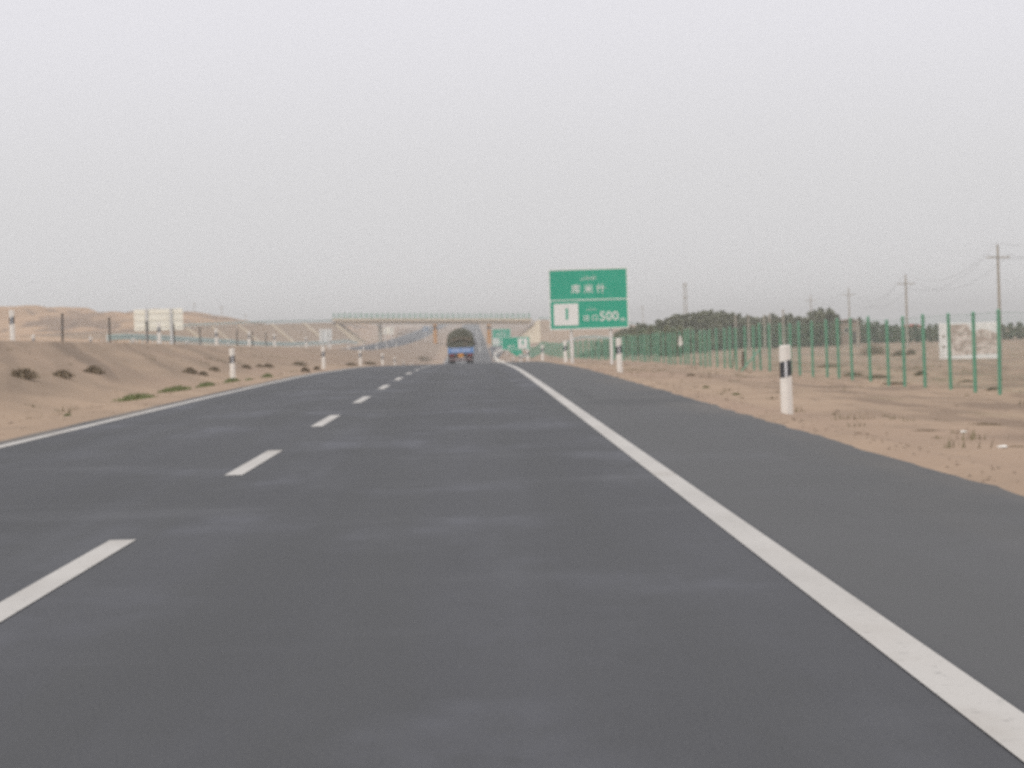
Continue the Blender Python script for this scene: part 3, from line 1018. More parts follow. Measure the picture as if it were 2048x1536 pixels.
# ------------------------------------------------------------------ lorry
def make_truck():
    Zt = 288.0
    cx = at(921.5, 700, Zt).x
    g = float(zmain(Zt))
    t = thing('cargo_truck', 'blue lorry with an olive tarpaulin over its load driving ahead', 'truck', (cx, Zt, g))
    W, Ln = 2.42, 7.2
    m_blue = mat('truck_blue', (.12, .29, .62), (.17, .35, .66), 1.6, .5, .4)
    m_pale = mat('truck_faded_blue', (.36, .45, .68), (.28, .39, .64), 2.0, .55, .4)
    m_tarp = mat('tarpaulin_olive', (.095, .095, .070), (.130, .125, .092), 1.4, .85, .15, bump=.4)
    m_tan = mat('tarpaulin_tan', (.175, .140, .10), (.13, .11, .08), 2.0, .85, .15)
    m_red = mat('lamp_red', (.30, .045, .045), (.24, .04, .04), 4, .35, .5)
    m_pink = mat('mudflap_faded', (.36, .24, .24), (.28, .20, .20), 4, .7, .2)
    m_or = mat('plate_orange', (.66, .28, .045), (.60, .25, .04), 3, .5, .3)
    m_rub = mat('rubber', (.022, .022, .024), (.035, .035, .036), 4, .85, .2)
    m_ch = mat('chassis_dark', (.055, .038, .034), (.085, .055, .05), 3, .7, .3)
    # bed: floor, side boards, tailgate with two faded panels
    obj('bed_floor', MB().box(0, Ln / 2, 1.14, W, Ln, .10), m_blue, t)
    for s in (-1, 1):
        obj('side_board', MB().box(s * (W / 2 - .03), Ln / 2, 1.50, .05, Ln - .1, .60), m_blue, t)
    tg = obj('tailgate', MB().box(0, -.04, 1.54, W - .02, .06, .70), m_blue, t)
    bevel(tg, .015)
    for s in (-1, 1):
        obj('tailgate_panel', MB().box(s * .50, -.08, 1.52, .86, .02, .52), m_pale, tg)
        obj('tailgate_hinge', MB().box(s * .98, -.082, 1.50, .06, .03, .6), m_blue, tg)
    # the load under its tarpaulin: domed, wider than the bed, a lighter fold sagging across
    rings = []
    prof = [(-1.24, 1.72), (-1.28, 2.15), (-1.25, 2.55), (-1.12, 2.92), (-.84, 3.20), (-.42, 3.42), (.05, 3.52), (.48, 3.44), (.86, 3.22), (1.13, 2.90), (1.26, 2.5), (1.27, 2.1), (1.22, 1.72)]
    for k in range(9):
        y = -.16 + k * .9
        sc = 1.0 if 0 < k < 8 else .94
        rings.append([(x * sc + random.uniform(-.03, .03), y, 1.72 + (z - 1.72) * sc + (random.uniform(-.06, .06) if z > 2 else 0)) for x, z in prof])
    tarp = obj('tarpaulin', MB().loft(rings), m_tarp, t)
    fold = [(-1.0, 2.46), (-.6, 2.60), (0, 2.70), (.6, 2.66), (1.02, 2.50), (1.0, 2.26), (.55, 2.38), (0, 2.42), (-.6, 2.34), (-.98, 2.24)]
    obj('tarpaulin_fold', MB().loft([[(x, -.30, z) for x, z in fold], [(x, -.12, z) for x, z in fold]]), m_tan, tarp)
    obj('tarpaulin_patch', MB().loft([[(x, -.24, z) for x, z in ((.25, 1.92), (.62, 1.90), (.60, 2.16), (.36, 2.20))],
                                      [(x, -.10, z) for x, z in ((.25, 1.92), (.62, 1.90), (.60, 2.16), (.36, 2.20))]]), m_tan, tarp)
    for k in range(5):
        y = .6 + k * 1.4
        pts = [(x * 1.015, y, z + .02) for x, z in prof]
        obj('rope', MB().path(pts, .02, 5), m_tan, tarp)
    # chassis, rear beam, lamps, mudflaps, number panel
    for s in (-1, 1):
        obj('chassis_rail', MB().box(s * .42, Ln / 2 - .2, .92, .10, Ln + .6, .26), m_ch, t)
    beam = obj('rear_beam', MB().box(0, .02, .98, W - .06, .14, .26), m_ch, t)
    for s in (-1, 1):
        obj('tail_lamp', MB().box(s * .86, -.075, .98, .42, .05, .17), m_red, beam)
        obj('mudflap', MB().box(s * .74, .30, .66, .58, .02, .36), m_pink, t)
    obj('number_panel', MB().box(-.02, -.08, .95, .52, .03, .40), m_or, beam)
    obj('underrun_bar', MB().box(0, .04, .56, W - .3, .08, .14), m_pink, t)
    # wheels: twin rear, single front
    def wheel(x, y, w):
        wm = MB()
        n = 20
        prof_w = [(-.5, .30), (-.5, .44), (-.36, .50), (.36, .50), (.5, .44), (.5, .30)]
        rr = []
        for k in range(n):
            a = 2 * math.pi * k / n
            rr.append([(x + p * w, y + math.cos(a) * r, .5 + math.sin(a) * r) for p, r in prof_w])
        rr.append(rr[0])
        wm.loft(rr, False)
        o = obj('wheel', wm, m_rub, t)
        obj('rim', MB().tube((x - w * .36, y, .5), (x + w * .36, y, .5), .30, n=16), m_ch, o)
    for s in (-1, 1):
        wheel(s * 1.02, 1.5, .30)
        wheel(s * .68, 1.5, .30)
        wheel(s * 1.0, Ln + .9, .28)
    obj('axle', MB().tube((-1.1, 1.5, .5), (1.1, 1.5, .5), .07, n=8), m_ch, t)
    obj('axle', MB().tube((-1.0, Ln + .9, .5), (1.0, Ln + .9, .5), .06, n=8), m_ch, t)
    # cab
    cab = MB()
    cp = [(Ln + .15, .75), (Ln + 2.0, .75), (Ln + 2.0, 1.65), (Ln + 1.75, 2.55), (Ln + .15, 2.6)]
    cab.loft([[(-1.1, y, z) for y, z in cp], [(1.1, y, z) for y, z in cp]])
    cb = obj('cab', cab, m_blue, t)
    m_gl = mat('glass_dark', (.05, .06, .07), (.06, .07, .08), 2, .1, .5)
    obj('rear_window', MB().box(0, Ln + .14, 2.15, 1.3, .03, .5), m_gl, cb)
    obj('windscreen', MB().box(0, Ln + 1.90, 2.1, 1.9, .04, .7, Matrix.Rotation(R(15), 3, 'X')), m_gl, cb)
    for s in (-1, 1):
        obj('side_window', MB().box(s * 1.1, Ln + 1.1, 2.05, .03, .9, .6), m_gl, cb)
        obj('mirror', MB().box(s * 1.34, Ln + 1.85, 2.0, .16, .06, .40).box(s * 1.2, Ln + 1.87, 2.18, .24, .03, .03), m_ch, cb)
    return t
make_truck()


# ------------------------------------------------------------------ green mesh fence
FX = 11.2
fence = thing('mesh_fence', 'long green wire mesh fence on steel posts along the verge', 'fence', (0, 0, 0))
fz = [54.0 + 3.6 * k for k in range(140)]
post_me = MB().tube((0, 0, -.3), (0, 0, 1.80), .042, n=8).mesh('fence_post')
cap_me = MB().tube((0, 0, 1.8), (0, 0, 1.835), .052, .02, n=8).mesh('post_cap')
fpos = []
for k, y in enumerate(fz):
    x = FX + .05 * math.sin(k * 1.7)
    if y > 200:
        x -= min(y - 200, 250) * .004
    p = Vector((x, y, T(x, y)))
    fpos.append(p)
    o = obj('fence_post', post_me, M_fence, fence, p)
    o.rotation_euler = (random.uniform(-.012, .012), random.uniform(-.012, .012), 0)
    o.scale.z = random.uniform(.985, 1.02)
    obj('post_cap', cap_me, M_fence, o)
wires = MB()
def thin(a, b, r):
    wires.tube(a, b, r, n=3, cap=False)
for a, b in zip(fpos[:-1], fpos[1:]):
    for h in (.12, .42, .72, 1.02, 1.32, 1.62, 1.76):
        thin(a + Vector((0, 0, h)), b + Vector((0, 0, h)), .0035 if h > 1.7 else .0011)
    n = 24
    for j in range(1, n):
        q = a.lerp(b, j / n)
        thin(q + Vector((0, 0, .1)), q + Vector((0, 0, 1.76)), .0011)
o = obj('wire_mesh', wires, M_fence, fence)
o['kind'] = 'stuff'
bx = [p for p in fpos if p.y > 118][0]
obj('brace', MB().tube(bx + Vector((0, 0, .85)), bx + Vector((-.95, -1.5, -.05)), .03, n=8), M_fence, fence)
bx = [p for p in fpos if p.y > 126][0]
obj('brace', MB().tube(bx + Vector((0, 0, 1.2)), bx + Vector((0, 2.2, .0)), .03, n=8), M_fence, fence)
gp_ = ground_at(1486, 741)
rp_ = thing('rusty_post', 'short rusty dark post leaning in a heap of earth by the fence', 'post', gp_)
obj('shaft', MB().tube((0, 0, -.2), (.02, 0, .78), .05, n=8), mat('rust', (.13, .085, .06), (.09, .07, .055), 4), rp_)
obj('footing', MB().loft([[(math.cos(a) * .24, math.sin(a) * .24, -.08) for a in np.linspace(0, 2 * math.pi, 9)[:-1]],
                          [(math.cos(a) * .13, math.sin(a) * .13, .13) for a in np.linspace(0, 2 * math.pi, 9)[:-1]]]), M_shrub, rp_)

# a scrap of white sheeting caught in the mesh
pw = at(1361, 684, 150)
rag = MB()
rr = [(0, .55), (.09, .40), (.13, .18), (.20, -.02), (.10, .06), (.04, -.10), (-.07, .05), (-.05, .25)]
rag.loft([[(x, .015 * math.sin(z * 20), z) for x, z in rr], [(x, .03 + .015 * math.sin(z * 17), z) for x, z in rr]])
tag(obj('plastic_scrap', rag, M_white, loc=(FX - .06, 11.2 * F_PX / (1361 - VPU), at(1361, 690, 11.2 * F_PX / (1361 - VPU)).z)),
    'scrap of white plastic caught on the green fence mesh', 'litter')


# ------------------------------------------------------------------ utility poles and wires
def utility_pole(label, x, y, h, arm=1.9, group='utility poles across the field', arms=(1.1,)):
    g = T(x, y)
    t = thing('utility_pole', label, 'utility pole', (x, y, g), R(8), group)
    obj('shaft', MB().tube((0, 0, -.5), (0, 0, h), .17, .10, n=10), M_pole, t)
    tops = []
    for dz in arms:
        ca = obj('crossarm', MB().box(0, -.14, h - dz, arm, .10, .11), M_pole, t)
        for s in (-.46, .46):
            obj('insulator', MB().tube((arm * s, -.14, h - dz + .056), (arm * s, -.14, h - dz + .24), .045, .03, n=8), M_refl, ca)
    obj('insulator', MB().tube((0, 0, h + .002), (0, 0, h + .22), .045, .03, n=8), M_refl, t)
    c, s_ = math.cos(R(8)), math.sin(R(8))
    dz = arms[0]
    return [Vector((x + arm * k * c + .14 * s_, y + arm * k * s_ - .14 * c, g + h - dz + .24)) for k in (-.46, .46)] + [Vector((x, y, g + h + .22))]

pole_defs = [(2235, 395, 196, 'concrete utility pole outside the fence, next towards the viewer'),
             (1995, 490, 271, 'tall concrete utility pole with crossarm rising behind the painted white wall'),
             (1811, 550, 381, 'concrete utility pole with crossarm standing before the low dark trees'),
             (1697, 577, 540, 'thin utility pole with crossarm rising from the brown house'),
             (1621, 590, 629, 'thin utility pole above the tall trees, smallest of the line')]
tops = []
for i, (u, v, Z, lab) in enumerate(pole_defs):
    p = at(u, v, Z)
    g = T(p.x, Z)
    tops.append(utility_pole(lab, p.x, Z, p.z - g, 2.2 if i else 2.2))
for k, nm in enumerate(('fence side', 'field side', 'pole tip')):
    pts = []
    for a, b in zip(tops[:-1], tops[1:]):
        A, B = a[k], b[k]
        for j in range(13):
            s = j / 12
            q = A.lerp(B, s)
            q.z -= 2.0 * 4 * s * (1 - s) * ((B - A).length / 110)
            if j or not pts:
                pts.append(q)
    tag(obj('overhead_wire', MB().path(pts, .011, 4), M_wire),
        {'fence side': 'overhead wire strung on the near crossarm ends of the pole line',
         'field side': 'overhead wire strung on the outer crossarm ends of the pole line',
         'pole tip': 'overhead wire running over the very tips of the pole line'}[nm], 'wire', 'wires between the utility poles')

# twin-legged pole above the trees
p = at(1369.5, 565, 520)
g = T(p.x, 520)
h = p.z - g
t = thing('twin_pole', 'twin-legged concrete pole rising above the tree tops beside the big green sign', 'utility pole', (p.x, 520, g))
for s in (-1, 1):
    obj('leg', MB().tube((s * .27, 0, -.5), (s * .17, 0, h), .10, .07, n=10), M_pole, t)
obj('crossarm', MB().box(0, 0, h - .5, .8, .14, .14), M_pole, t)
obj('crossarm', MB().box(0, 0, h - 2.6, .75, .14, .14), M_pole, t)
obj('insulator', MB().tube((0, 0, h - .43), (0, 0, h + .1), .06, .04, n=8), M_refl, t)

# little poles far off on the hills
for i, (u, v, Z, lab) in enumerate([(388, 605, 980, 'tiny distant pole on the brown hill beside the cream sign back'),
                                    (443.5, 611, 980, 'tiny distant pole standing on the hill tail'),
                                    (491, 627, 1050, 'tiny distant pole just above the embankment guardrail'),
                                    (1285, 612, 900, 'faint distant pole above the small trees next to the big green sign')]):
    p = at(u, v, Z)
    g = min(T(p.x, Z), p.z - 5)
    t = thing('distant_pole', lab, 'utility pole', (p.x, Z, g), group='small distant poles')
    obj('shaft', MB().tube((0, 0, -.3), (0, 0, p.z - g), .13, .09, n=8), M_pole, t)
    obj('crossarm', MB().box(0, 0, p.z - g - .5, 1.3, .1, .12), M_pole, t)

# pale concrete posts along the edge of the wood
for i, (u, vt, vb) in enumerate([(1472.5, 630, 688), (1498, 631, 689), (1530, 630, 690), (1540.5, 628, 691), (1568, 620, 690), (1716, 640, 684)]):
    Z = 425.0
    a = at(u, vb, Z)
    g = T(a.x, Z)
    hh = at(u, vt, Z).z - g
    t = thing('concrete_post', ['pale concrete post by the wood, first from the twin-legged pole', 'pale concrete post by the wood, second from the twin-legged pole',
                                'pale concrete post by the wood, one of a close pair on the sign side', 'pale concrete post by the wood, one of a close pair on the pole side',
                                'pale concrete post rising behind the tallest white delineator', 'pale concrete post in front of the brown house'][i],
              'post', (a.x, Z, g), group='pale posts at the edge of the wood')
    obj('shaft', MB().tube((0, 0, -.4), (0, 0, hh), .17, .12, n=10), M_pole, t)
    obj('post_cap', MB().tube((0, 0, hh + .001), (0, 0, hh + .06), .14, .10, n=10), M_pole, t)


# ------------------------------------------------------------------ painted wall, houses
def make_mural():
    m = bpy.data.materials.new('mural_paint')
    m.use_nodes = True
    t = m.node_tree
    b = t.nodes['Principled BSDF']
    b.inputs['Roughness'].default_value = .8
    tc = node(t, 'ShaderNodeTexCoord')
    v = tc.outputs['Object']
    col = mixc(t, noise_fac(t, v, 1.3, .42, .58, 5, (1, 1, 1.3)), (.66, .58, .52), (.42, .34, .29))
    col = mixc(t, noise_fac(t, v, 3.1, .52, .62, 4), col, (.36, .29, .25))
    col = mixc(t, mathn(t, 'MULTIPLY', noise_fac(t, v, 2.1, .55, .66, 4, (1, 1, .5)), .8), col, (.74, .66, .60))
    t.links.new(col, b.inputs['Base Color'])
    return m

Zm = 236.0
a_, b_ = at(1883, 712, Zm), at(1998, 710, Zm)
zt = at(1940, 645, Zm).z
gm = T((a_.x + b_.x) / 2, Zm) - .02
W_, H_ = b_.x - a_.x, zt - gm
mw = thing('painted_wall', 'white free-standing wall with a mottled brown mural behind the green fence', 'wall', ((a_.x + b_.x) / 2, Zm, gm), R(-5))
slab = obj('wall_slab', MB().box(0, .14, H_ / 2 - .2, W_, .24, H_ + .4), M_signwhite, mw)
bevel(slab, .02)
mural = [(-W_ / 2 + .55, .32), (W_ / 2 - .06, .42), (W_ / 2 - .06, H_ * .68), (W_ / 2 - .8, H_ * .78), (.2 * W_, H_ * .82), (.05 * W_, H_ * .72), (-.04 * W_, H_ * .96), (-W_ / 2 + .55, H_ * .95)]
obj('mural', MB().loft([[(x, .005, z) for x, z in mural], [(x, .03, z) for x, z in mural]]), make_mural(), slab)
for k, zz in enumerate((.36, .64)):
    obj('dark_spot', MB().tube((-W_ / 2 + .24, .0, H_ * zz), (-W_ / 2 + .24, .03, H_ * zz), .10, n=10), M_shrub, slab)
obj('side_pillar', MB().box(-W_ / 2 - .02, .12, H_ / 2 - .15, .18, .34, H_ + .36), M_signwhite, mw)

def house(name, label, u0, u1, v_eave, Z, roof_h, m_wall, m_roof, depth=5.0):
    a, b = at(u0, v_eave, Z), at(u1, v_eave, Z)
    cx, w = (a.x + b.x) / 2, b.x - a.x
    g = T(cx, Z)
    h = a.z * .5 + b.z * .5 - g
    t = thing(name, label, 'house', (cx, Z, g))
    wl = obj('wall', MB().box(0, depth / 2, h / 2 - .2, w, depth, h + .4), m_wall, t)
    rf = [(-w / 2 - .25, h + .002), (w / 2 + .25, h + .002), (w / 2 + .25, h + .12), (0, h + roof_h), (-w / 2 - .25, h + .12)]
    obj('roof', MB().loft([[(x, -.25, z) for x, z in rf], [(x, depth + .25, z) for x, z in rf]]), m_roof, t)
    wn = obj('window', MB().box(-w * .22, -.012, h * .62, w * .20, .03, h * .22), M_creamdark, t)
    obj('pane', MB().box(-w * .22, -.03, h * .62, w * .16, .01, h * .18), M_darkpost, wn)
    obj('door', MB().box(w * .2, -.012, h * .28, w * .17, .03, h * .56), M_darkpost, t)
    return t

house('mud_house', 'small brown mud house between the tall trees and the low trees', 1682, 1719, 642, 470, .35, mat('mud_wall', (.36, .27, .22), (.31, .235, .19), 1.0, .95, .1), mat('mud_roof', (.30, .23, .19)))
house('red_roof_house', 'far house with a thin red roof showing above the low dark trees', 1812, 1846, 653, 560, .45, mat('plaster_wall', (.42, .36, .31)), mat('red_roof', (.42, .10, .075), (.36, .09, .07)))


# ------------------------------------------------------------------ trees
def leaf_cloud(mb, rnd, clumps, per, size):
    for (c, r) in clumps:
        for _ in range(per):
            d = Vector((rnd.gauss(0, 1), rnd.gauss(0, 1), rnd.gauss(0, 1)))
            d = d / max(d.length, .01) * r * (rnd.random() ** .45)
            p = c + d
            s = size * rnd.uniform(.6, 1.3)
            n = Vector((rnd.gauss(0, 1), rnd.gauss(0, 1), rnd.gauss(.3, 1))).normalized()
            a = n.orthogonal().normalized()
            a = (a * math.cos(rnd.random() * 6.28) + n.cross(a) * math.sin(rnd.random() * 6.28)).normalized()
            b = n.cross(a)
            mb.quad(p - a * s, p + b * s * .55, p + a * s, p - b * s * .55)

def tree_meshes(seed, h, w, slim):
    rnd = random.Random(seed)
    clumps = []
    n = 34
    for k in range(n):
        tt = .10 + .90 * (k + rnd.random()) / n
        env = (1 - tt ** 2.4) ** .8 * min(1, .55 + tt * 1.2) if slim else math.sin(min(1, tt * .93 + .05) * math.pi) ** .6
        a = rnd.random() * 6.28
        rr = w / 2 * env * rnd.uniform(.25, .95)
        clumps.append((Vector((math.cos(a) * rr, math.sin(a) * rr, h * tt)), w * rnd.uniform(.13, .24) * (.6 + .5 * env)))
    for k in range(3):
        clumps.append((Vector((rnd.gauss(0, .06) * w, rnd.gauss(0, .06) * w, h * rnd.uniform(.94, 1.05))), w * .10))
    cm = MB()
    leaf_cloud(cm, rnd, clumps, 26, .16)
    tm = MB()
    tm.tube((0, 0, -.3), (rnd.gauss(0, .04), 0, h * .55), h * .020 + .02, h * .011, n=7)
    tm.tube((0, 0, h * .5), (rnd.gauss(0, .1), rnd.gauss(0, .1), h * .92), h * .011, .012, n=6)
    for k in range(7):
        z0 = h * rnd.uniform(.15, .7)
        a = rnd.random() * 6.28
        L_ = w * rnd.uniform(.25, .42)
        tm.tube((0, 0, z0), (math.cos(a) * L_, math.sin(a) * L_, z0 + h * .18), .03, .008, n=5)
    return cm.mesh('crown'), tm.mesh('trunk')

variants = []
for s in range(9):
    cmesh, tmesh = tree_meshes(100 + s, 4.6, 2.4 if s % 3 else 1.9, s % 3 != 2)
    cmesh.materials.append(M_leaf[(0, 1, 0, 0, 1, 0, 1, 0, 1)[s]])
    tmesh.materials.append(M_bark)
    variants.append((cmesh, tmesh))
gvar = []
for s in range(4):
    cmesh, tmesh = tree_meshes(200 + s, 3.0, 2.6, False)
    cmesh.materials.append(M_leaf[(1, 2, 1, 2)[s]])
    tmesh.materials.append(M_bark)
    gvar.append((cmesh, tmesh))

def plant_tree(name, label, group, x, y, h, wscale, var, base_h):
    cmesh, tmesh = random.choice(var)
    t = thing(name, label, 'tree', (x, y, T(x, y) - .05), random.uniform(0, 6.28), group)
    k = h / base_h
    t.scale = (k * wscale, k * wscale, k)
    obj('trunk', tmesh, M_bark, t)
    obj('crown', cmesh, M_leaf[0], t)
    return t

sky_u = [1230, 1262, 1300, 1330, 1352, 1375, 1400, 1420, 1445, 1470, 1500, 1540, 1560, 1600, 1625, 1640, 1660, 1672, 1690, 1705, 1740, 1760, 1800, 1880, 1950, 2010, 2060, 2120]
sky_v = [655, 651, 647, 641, 633, 629, 624, 621, 625, 629, 631, 632, 630, 633, 630, 623, 621, 631, 650, 634, 645, 648, 651, 651, 650, 645, 649, 649]
n_tall = 0
for row in range(4):
    u = 1246.0
    while u < 1672:
        Z = np.interp(u, [1240, 1380, 1680], [385, 430, 455]) + row * 9 + random.uniform(-4, 4)
        p = at(u + random.uniform(-4, 4), np.interp(u, sky_u, sky_v) + random.uniform(-3, 7) + (3 - row) * random.uniform(0, 5), Z)
        g = T(p.x, Z)
        h = max(1.6, p.z - g)
        plant_tree('shelterbelt_tree', 'dark olive tree in the dense wood behind the green fence', 'trees of the dense wood', p.x, Z, h, random.uniform(.9, 1.2) * max(1.0, 1.05 * 4.2 / max(h, 3.0)) , variants, 4.6)
        n_tall += 1
        u += random.uniform(10, 17)
for row in range(2):
    u = 1690.0
    while u < 2100:
        if 1683 < u < 1716 and row == 0:
            u += 6
            continue
        Z = 490 + row * 12 + random.uniform(-5, 5)
        p = at(u, np.interp(u, sky_u, sky_v) + random.uniform(-2, 5), Z)
        g = T(p.x, Z)
        h = max(1.6, p.z - g)
        plant_tree('field_tree', 'low dark tree in the far line behind the painted wall', 'low trees behind the painted wall', p.x, Z, h, random.uniform(1.2, 1.7), variants, 4.6)
        u += random.uniform(11, 18)
# greener bushes at the sign end, close behind the fence
k = 0
bush_spots = []
for row, (vb, u0, u1) in enumerate(((714, 1166, 1372), (707, 1190, 1412), (700, 1216, 1452))):
    u = u0
    while u < u1:
        vt = np.interp(u, [1160, 1200, 1235, 1260, 1300, 1350, 1400, 1455], [704, 684, 664, 658, 654, 652, 656, 662])
        bush_spots.append((u, vb, random.uniform(28, 40), max(8, vb - vt - random.uniform(0, 16))))
        u += random.uniform(12, 20)
for (u, v, w_, h_) in bush_spots:
    p = ground_at(u, v)
    h = h_ * p.y / F_PX
    cmesh, tmesh = gvar[k % 4]
    t = thing('green_bush', 'leafy green bush growing close behind the fence mesh near the big sign', 'bush', p, random.uniform(0, 6), 'green bushes close behind the fence')
    s = h / 3.0
    ws = max(.7 * s, w_ * p.y / F_PX / 2.6)
    t.scale = (ws, ws, s)
    obj('stem', tmesh, M_bark, t)
    obj('foliage', cmesh, M_leaf[2], t)
    k += 1


# ------------------------------------------------------------------ shrubs, grass
def tuft_mesh(seed, w, d, h, n, blade, m):
    rnd = random.Random(seed)
    mb = MB()
    for _ in range(n):
        x = max(-1, min(1, rnd.gauss(0, .42)))
        y = max(-1, min(1, rnd.gauss(0, .42)))
        hh = h * (1 - .55 * (x * x + y * y)) * rnd.uniform(.45, 1.1)
        a = rnd.random() * 6.28
        lean = rnd.uniform(.1, .6) * hh
        p = Vector((x * w / 2, y * d / 2, -.02))
        tip = p + Vector((math.cos(a) * lean, math.sin(a) * lean, hh))
        s = Vector((-math.sin(a), math.cos(a), 0)) * blade * rnd.uniform(.6, 1.3)
        mid = p.lerp(tip, .55) + Vector((0, 0, hh * .12))
        mb.quad(p - s, p + s, mid + s * .8, mid - s * .8)
        i = len(mb.v)
        mb.v += [tuple(mid - s * .8), tuple(mid + s * .8), tuple(tip)]
        mb.f.append((i, i + 1, i + 2))
    me_ = mb.mesh('tuft')
    me_.materials.append(m)
    return me_

def tuft(name, label, cat, group, u, v, wpx, hpx, m, n=420, blade=.02, seed=1, along=0.0):
    p = ground_at(u, v)
    w, h = wpx * p.y / F_PX, hpx * p.y / F_PX
    # a row along the road looks wide because it recedes: lay its long side along y
    d = along if along else w * 1.2
    me_ = tuft_mesh(seed, w, d, h, n, blade, m)
    o = obj(name, me_, m, loc=(p.x, p.y, p.z))
    return tag(o, label, cat, group)

G1 = 'dry shrubs at the foot of the slope'
for i, (u, v, w_, h_, lab) in enumerate([
        (46, 757, 62, 24, 'widest dark dry shrub at the foot of the slope'),
        (124, 755, 50, 18, 'dark dry shrub on the slope, middle of the three big ones'),
        (187, 747, 44, 18, 'dark dry shrub on the slope, smallest of the three big ones'),
        (379, 747, 32, 14, 'dark shrub on the sand, before the delineator in the grass'),
        (406, 751, 18, 10, 'small brown shrub touching the dark one before the grassy delineator'),
        (428, 742, 24, 10, 'faint brown shrub upslope of the grassy delineator'),
        (491, 737, 22, 9, 'small brown shrub just past the grassy delineator'),
        (518, 735, 16, 8, 'tiny brown shrub, second past the grassy delineator'),
        (536, 735, 22, 9, 'small olive shrub, third past the grassy delineator'),
        (597, 731, 34, 9, 'flat brown shrub before the second median delineator'),
        (611, 744, 18, 11, 'olive shrub at the road edge before the second median delineator'),
        (634, 740, 14, 9, 'dark little shrub beside the second median delineator'),
        (700, 732, 34, 8, 'low olive shrub before the third median delineator'),
        (738, 730, 34, 9, 'low olive shrub after the third median delineator'),
        (845, 722, 44, 12, 'dark scrubby shrub at the road crest near the lorry')]):
    tuft('dry_shrub', lab, 'shrub', G1, u, v, w_, h_, M_shrub, 420, .022, 300 + i)
G2 = 'green grass clumps beside the median edge line'
for i, (u, v, w_, h_, al, lab) in enumerate([
        (275, 799, 82, 15, 3.4, 'long green grass clump beside the edge line, first of the row'),
        (355, 782, 66, 13, 4.2, 'long green grass clump beside the edge line, second of the row'),
        (414, 773, 36, 11, 3.2, 'short green grass clump beside the edge line, third of the row'),
        (465, 764, 30, 10, 2.6, 'green grass clump around the foot of the delineator'),
        (535, 754, 20, 9, 2.0, 'lone green tuft on the sand past the grassy delineator'),
        (498, 760, 18, 5, 1.6, 'faint green tuft between delineator and lone tuft'),
        (135, 832, 14, 7, .6, 'tiny green weed on bare sand near the edge line')]):
    tuft('grass_clump', lab, 'grass', G2, u, v, w_, h_, M_grass, 480, .016, 400 + i, al)
G3 = 'low scrub around the fence feet'
for i, (u, v, w_, h_, m, lab) in enumerate([
        (1706, 752, 46, 9, M_shrub, 'brown scrub at the fence feet below the brown house'),
        (1756, 757, 60, 9, M_shrub, 'flat olive scrub at the fence feet, before the utility pole'),
        (1790, 769, 60, 7, M_shrub, 'thin dark scrub line at the fence feet'),
        (1842, 751, 26, 12, M_shrub, 'dark scrub tuft between fence posts before the painted wall'),
        (1660, 735, 60, 8, M_shrub, 'low olive scrub beyond the fence past the tallest delineator'),
        (1748, 709, 60, 24, M_shrub, 'big dark bush in the field below the brown house'),
        (1800, 712, 36, 14, M_shrub, 'dark bush in the field at the foot of the utility pole'),
        (1822, 709, 22, 12, M_shrub, 'small olive bush between utility pole and painted wall'),
        (1988, 780, 30, 7, M_shrub, 'thin dark scrub at the foot of the last fence post in view'),
        (1935, 764, 40, 6, M_shrub, 'thin scrub behind the fence under the painted wall'),
        (1412, 776, 16, 6, M_grass, 'small green weed on the verge by the sign'),
        (1380, 752, 20, 6, M_shrub, 'small brown weed on the verge past the sign'),
        (1472, 790, 18, 6, M_grass, 'small green weed on the verge before the tallest delineator'),
        (1336, 712, 60, 22, M_shrub, 'dark low bush behind the mesh at the end of the wood'),
        (1850, 862, 80, 6, M_shrub, 'thin strip of dry weeds on the verge sand'),
        (1965, 850, 90, 7, M_shrub, 'dry weeds on the verge beside the white litter'),
        (2030, 895, 60, 6, M_shrub, 'dry weeds at the frame edge beside the second scrap of litter')]):
    tuft('scrub_tuft', lab, 'shrub', G3, u, v, w_, h_, m, 420, .02 if v < 840 else .010, 500 + i)


# ------------------------------------------------------------------ litter and stones
def crumple(name, label, u, v, size, m, seed, cat='litter', flat=.5):
    rnd = random.Random(seed)
    p = ground_at(u, v)
    mb = MB()
    rings = []
    n = 9
    for zz, rr in ((0, .7), (.25, 1.0), (.6, .8), (.95, .3)):
        rings.append([(math.cos(2 * math.pi * k / n) * rr * size * rnd.uniform(.6, 1.2), math.sin(2 * math.pi * k / n) * rr * size * rnd.uniform(.6, 1.2),
                       (zz * flat + rnd.uniform(-.08, .08)) * size) for k in range(n)])
    mb.loft(rings)
    return tag(obj(name, mb, m, loc=p), label, cat)
crumple('plastic_bag', 'crumpled white plastic bag on the verge sand', 1927, 866, .055, M_white, 1)
crumple('paper_scrap', 'crumpled white paper scrap on sand near the asphalt edge', 2006, 897, .06, M_white, 2)
crumple('rubber_scrap', 'small dark scrap of rubber on the hard shoulder', 1206, 768, .07, M_black, 3)
M_stone = mat('stone', (.34, .26, .20), (.26, .20, .155), 6, .95, .1)
rnd = random.Random(5)
stone = MB()
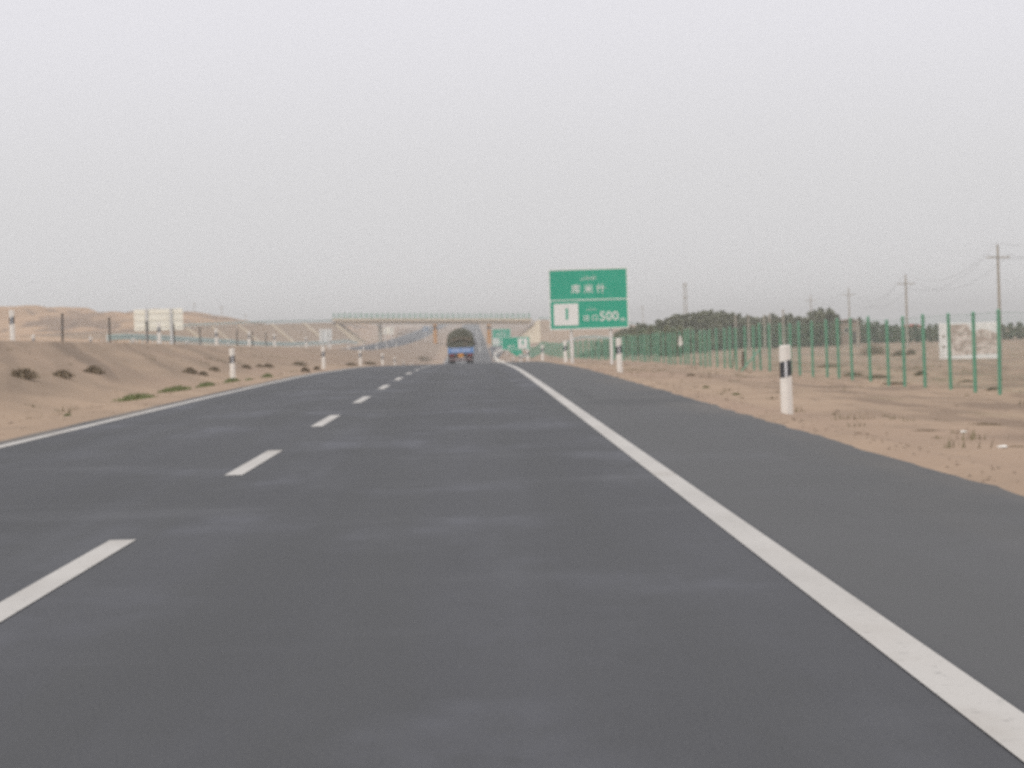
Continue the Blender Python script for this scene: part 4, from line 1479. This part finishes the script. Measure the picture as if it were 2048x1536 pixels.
for k in range(1300):
    if k % 3:
        x, y = (3.85 + abs(rnd.gauss(0, .5)) if k % 2 else rnd.uniform(4.3, 12)), rnd.uniform(20, 110)
    else:
        x, y = -(6.45 + abs(rnd.gauss(0, 1.6))), rnd.uniform(40, 130)
    s = rnd.uniform(.006, .014) if rnd.random() < .95 else rnd.uniform(.014, .028)
    z = T(x, y)
    stone.box(x, y, z + s * .2, s * 2, s * 1.6, s * 1.2, Matrix.Rotation(rnd.uniform(0, 3), 3, (rnd.random(), rnd.random(), 1)))
tag(obj('gravel', stone, M_stone), kind='stuff')


# sparse dry growth nobody could count, over both verges
rnd = random.Random(11)
dry = MB()
M_dry = mat('dry_growth', (.20, .155, .095), (.15, .135, .075), 3, .95, .1)
for k in range(620):
    if k % 4:
        x, y = 5.0 + rnd.random() ** 1.4 * 24, rnd.uniform(24, 170)
    else:
        x, y = -rnd.uniform(7.0, 15.5), rnd.uniform(50, 210)
    if fbm(x * .25, y * .08, 33, 3) < -.05:
        continue
    big = rnd.random() ** 3
    for j in range(9 + int(18 * big)):
        rr_ = (.04 + .22 * big)
        px, py = x + rnd.gauss(0, rr_), y + rnd.gauss(0, rr_)
        h = rnd.uniform(.03, .07 + .16 * big)
        a = rnd.random() * 6.28
        z = T(px, py) - .01
        w_ = rnd.uniform(.006, .014)
        i = len(dry.v)
        dry.v += [(px - w_ * math.sin(a), py + w_ * math.cos(a), z), (px + w_ * math.sin(a), py - w_ * math.cos(a), z),
                  (px + math.cos(a) * h * .5, py + math.sin(a) * h * .5, z + h)]
        dry.f.append((i, i + 1, i + 2))
tag(obj('dry_growth', dry, M_dry), kind='stuff')


# ------------------------------------------------------------------ haze
HZ0, HZ1 = float(gz.min()) - 1.0, max(float(gz.max()), 17.0) + .6
hz = MB().box(0, 2480, (HZ0 + HZ1) / 2, 6500, 5140, HZ1 - HZ0)
m = bpy.data.materials.new('haze_air')
m.use_nodes = True
t = m.node_tree
t.nodes.clear()
o_ = t.nodes.new('ShaderNodeOutputMaterial')
pv = t.nodes.new('ShaderNodeVolumePrincipled')
pv.inputs['Color'].default_value = (1.0, .975, .95, 1)
pv.inputs['Density'].default_value = 0.00045
pv.inputs['Anisotropy'].default_value = 0.2
t.links.new(pv.outputs[0], o_.inputs['Volume'])
hzo = obj('haze', hz, m)
hzo['kind'] = 'stuff'
print('haze from', HZ0, 'to', HZ1)
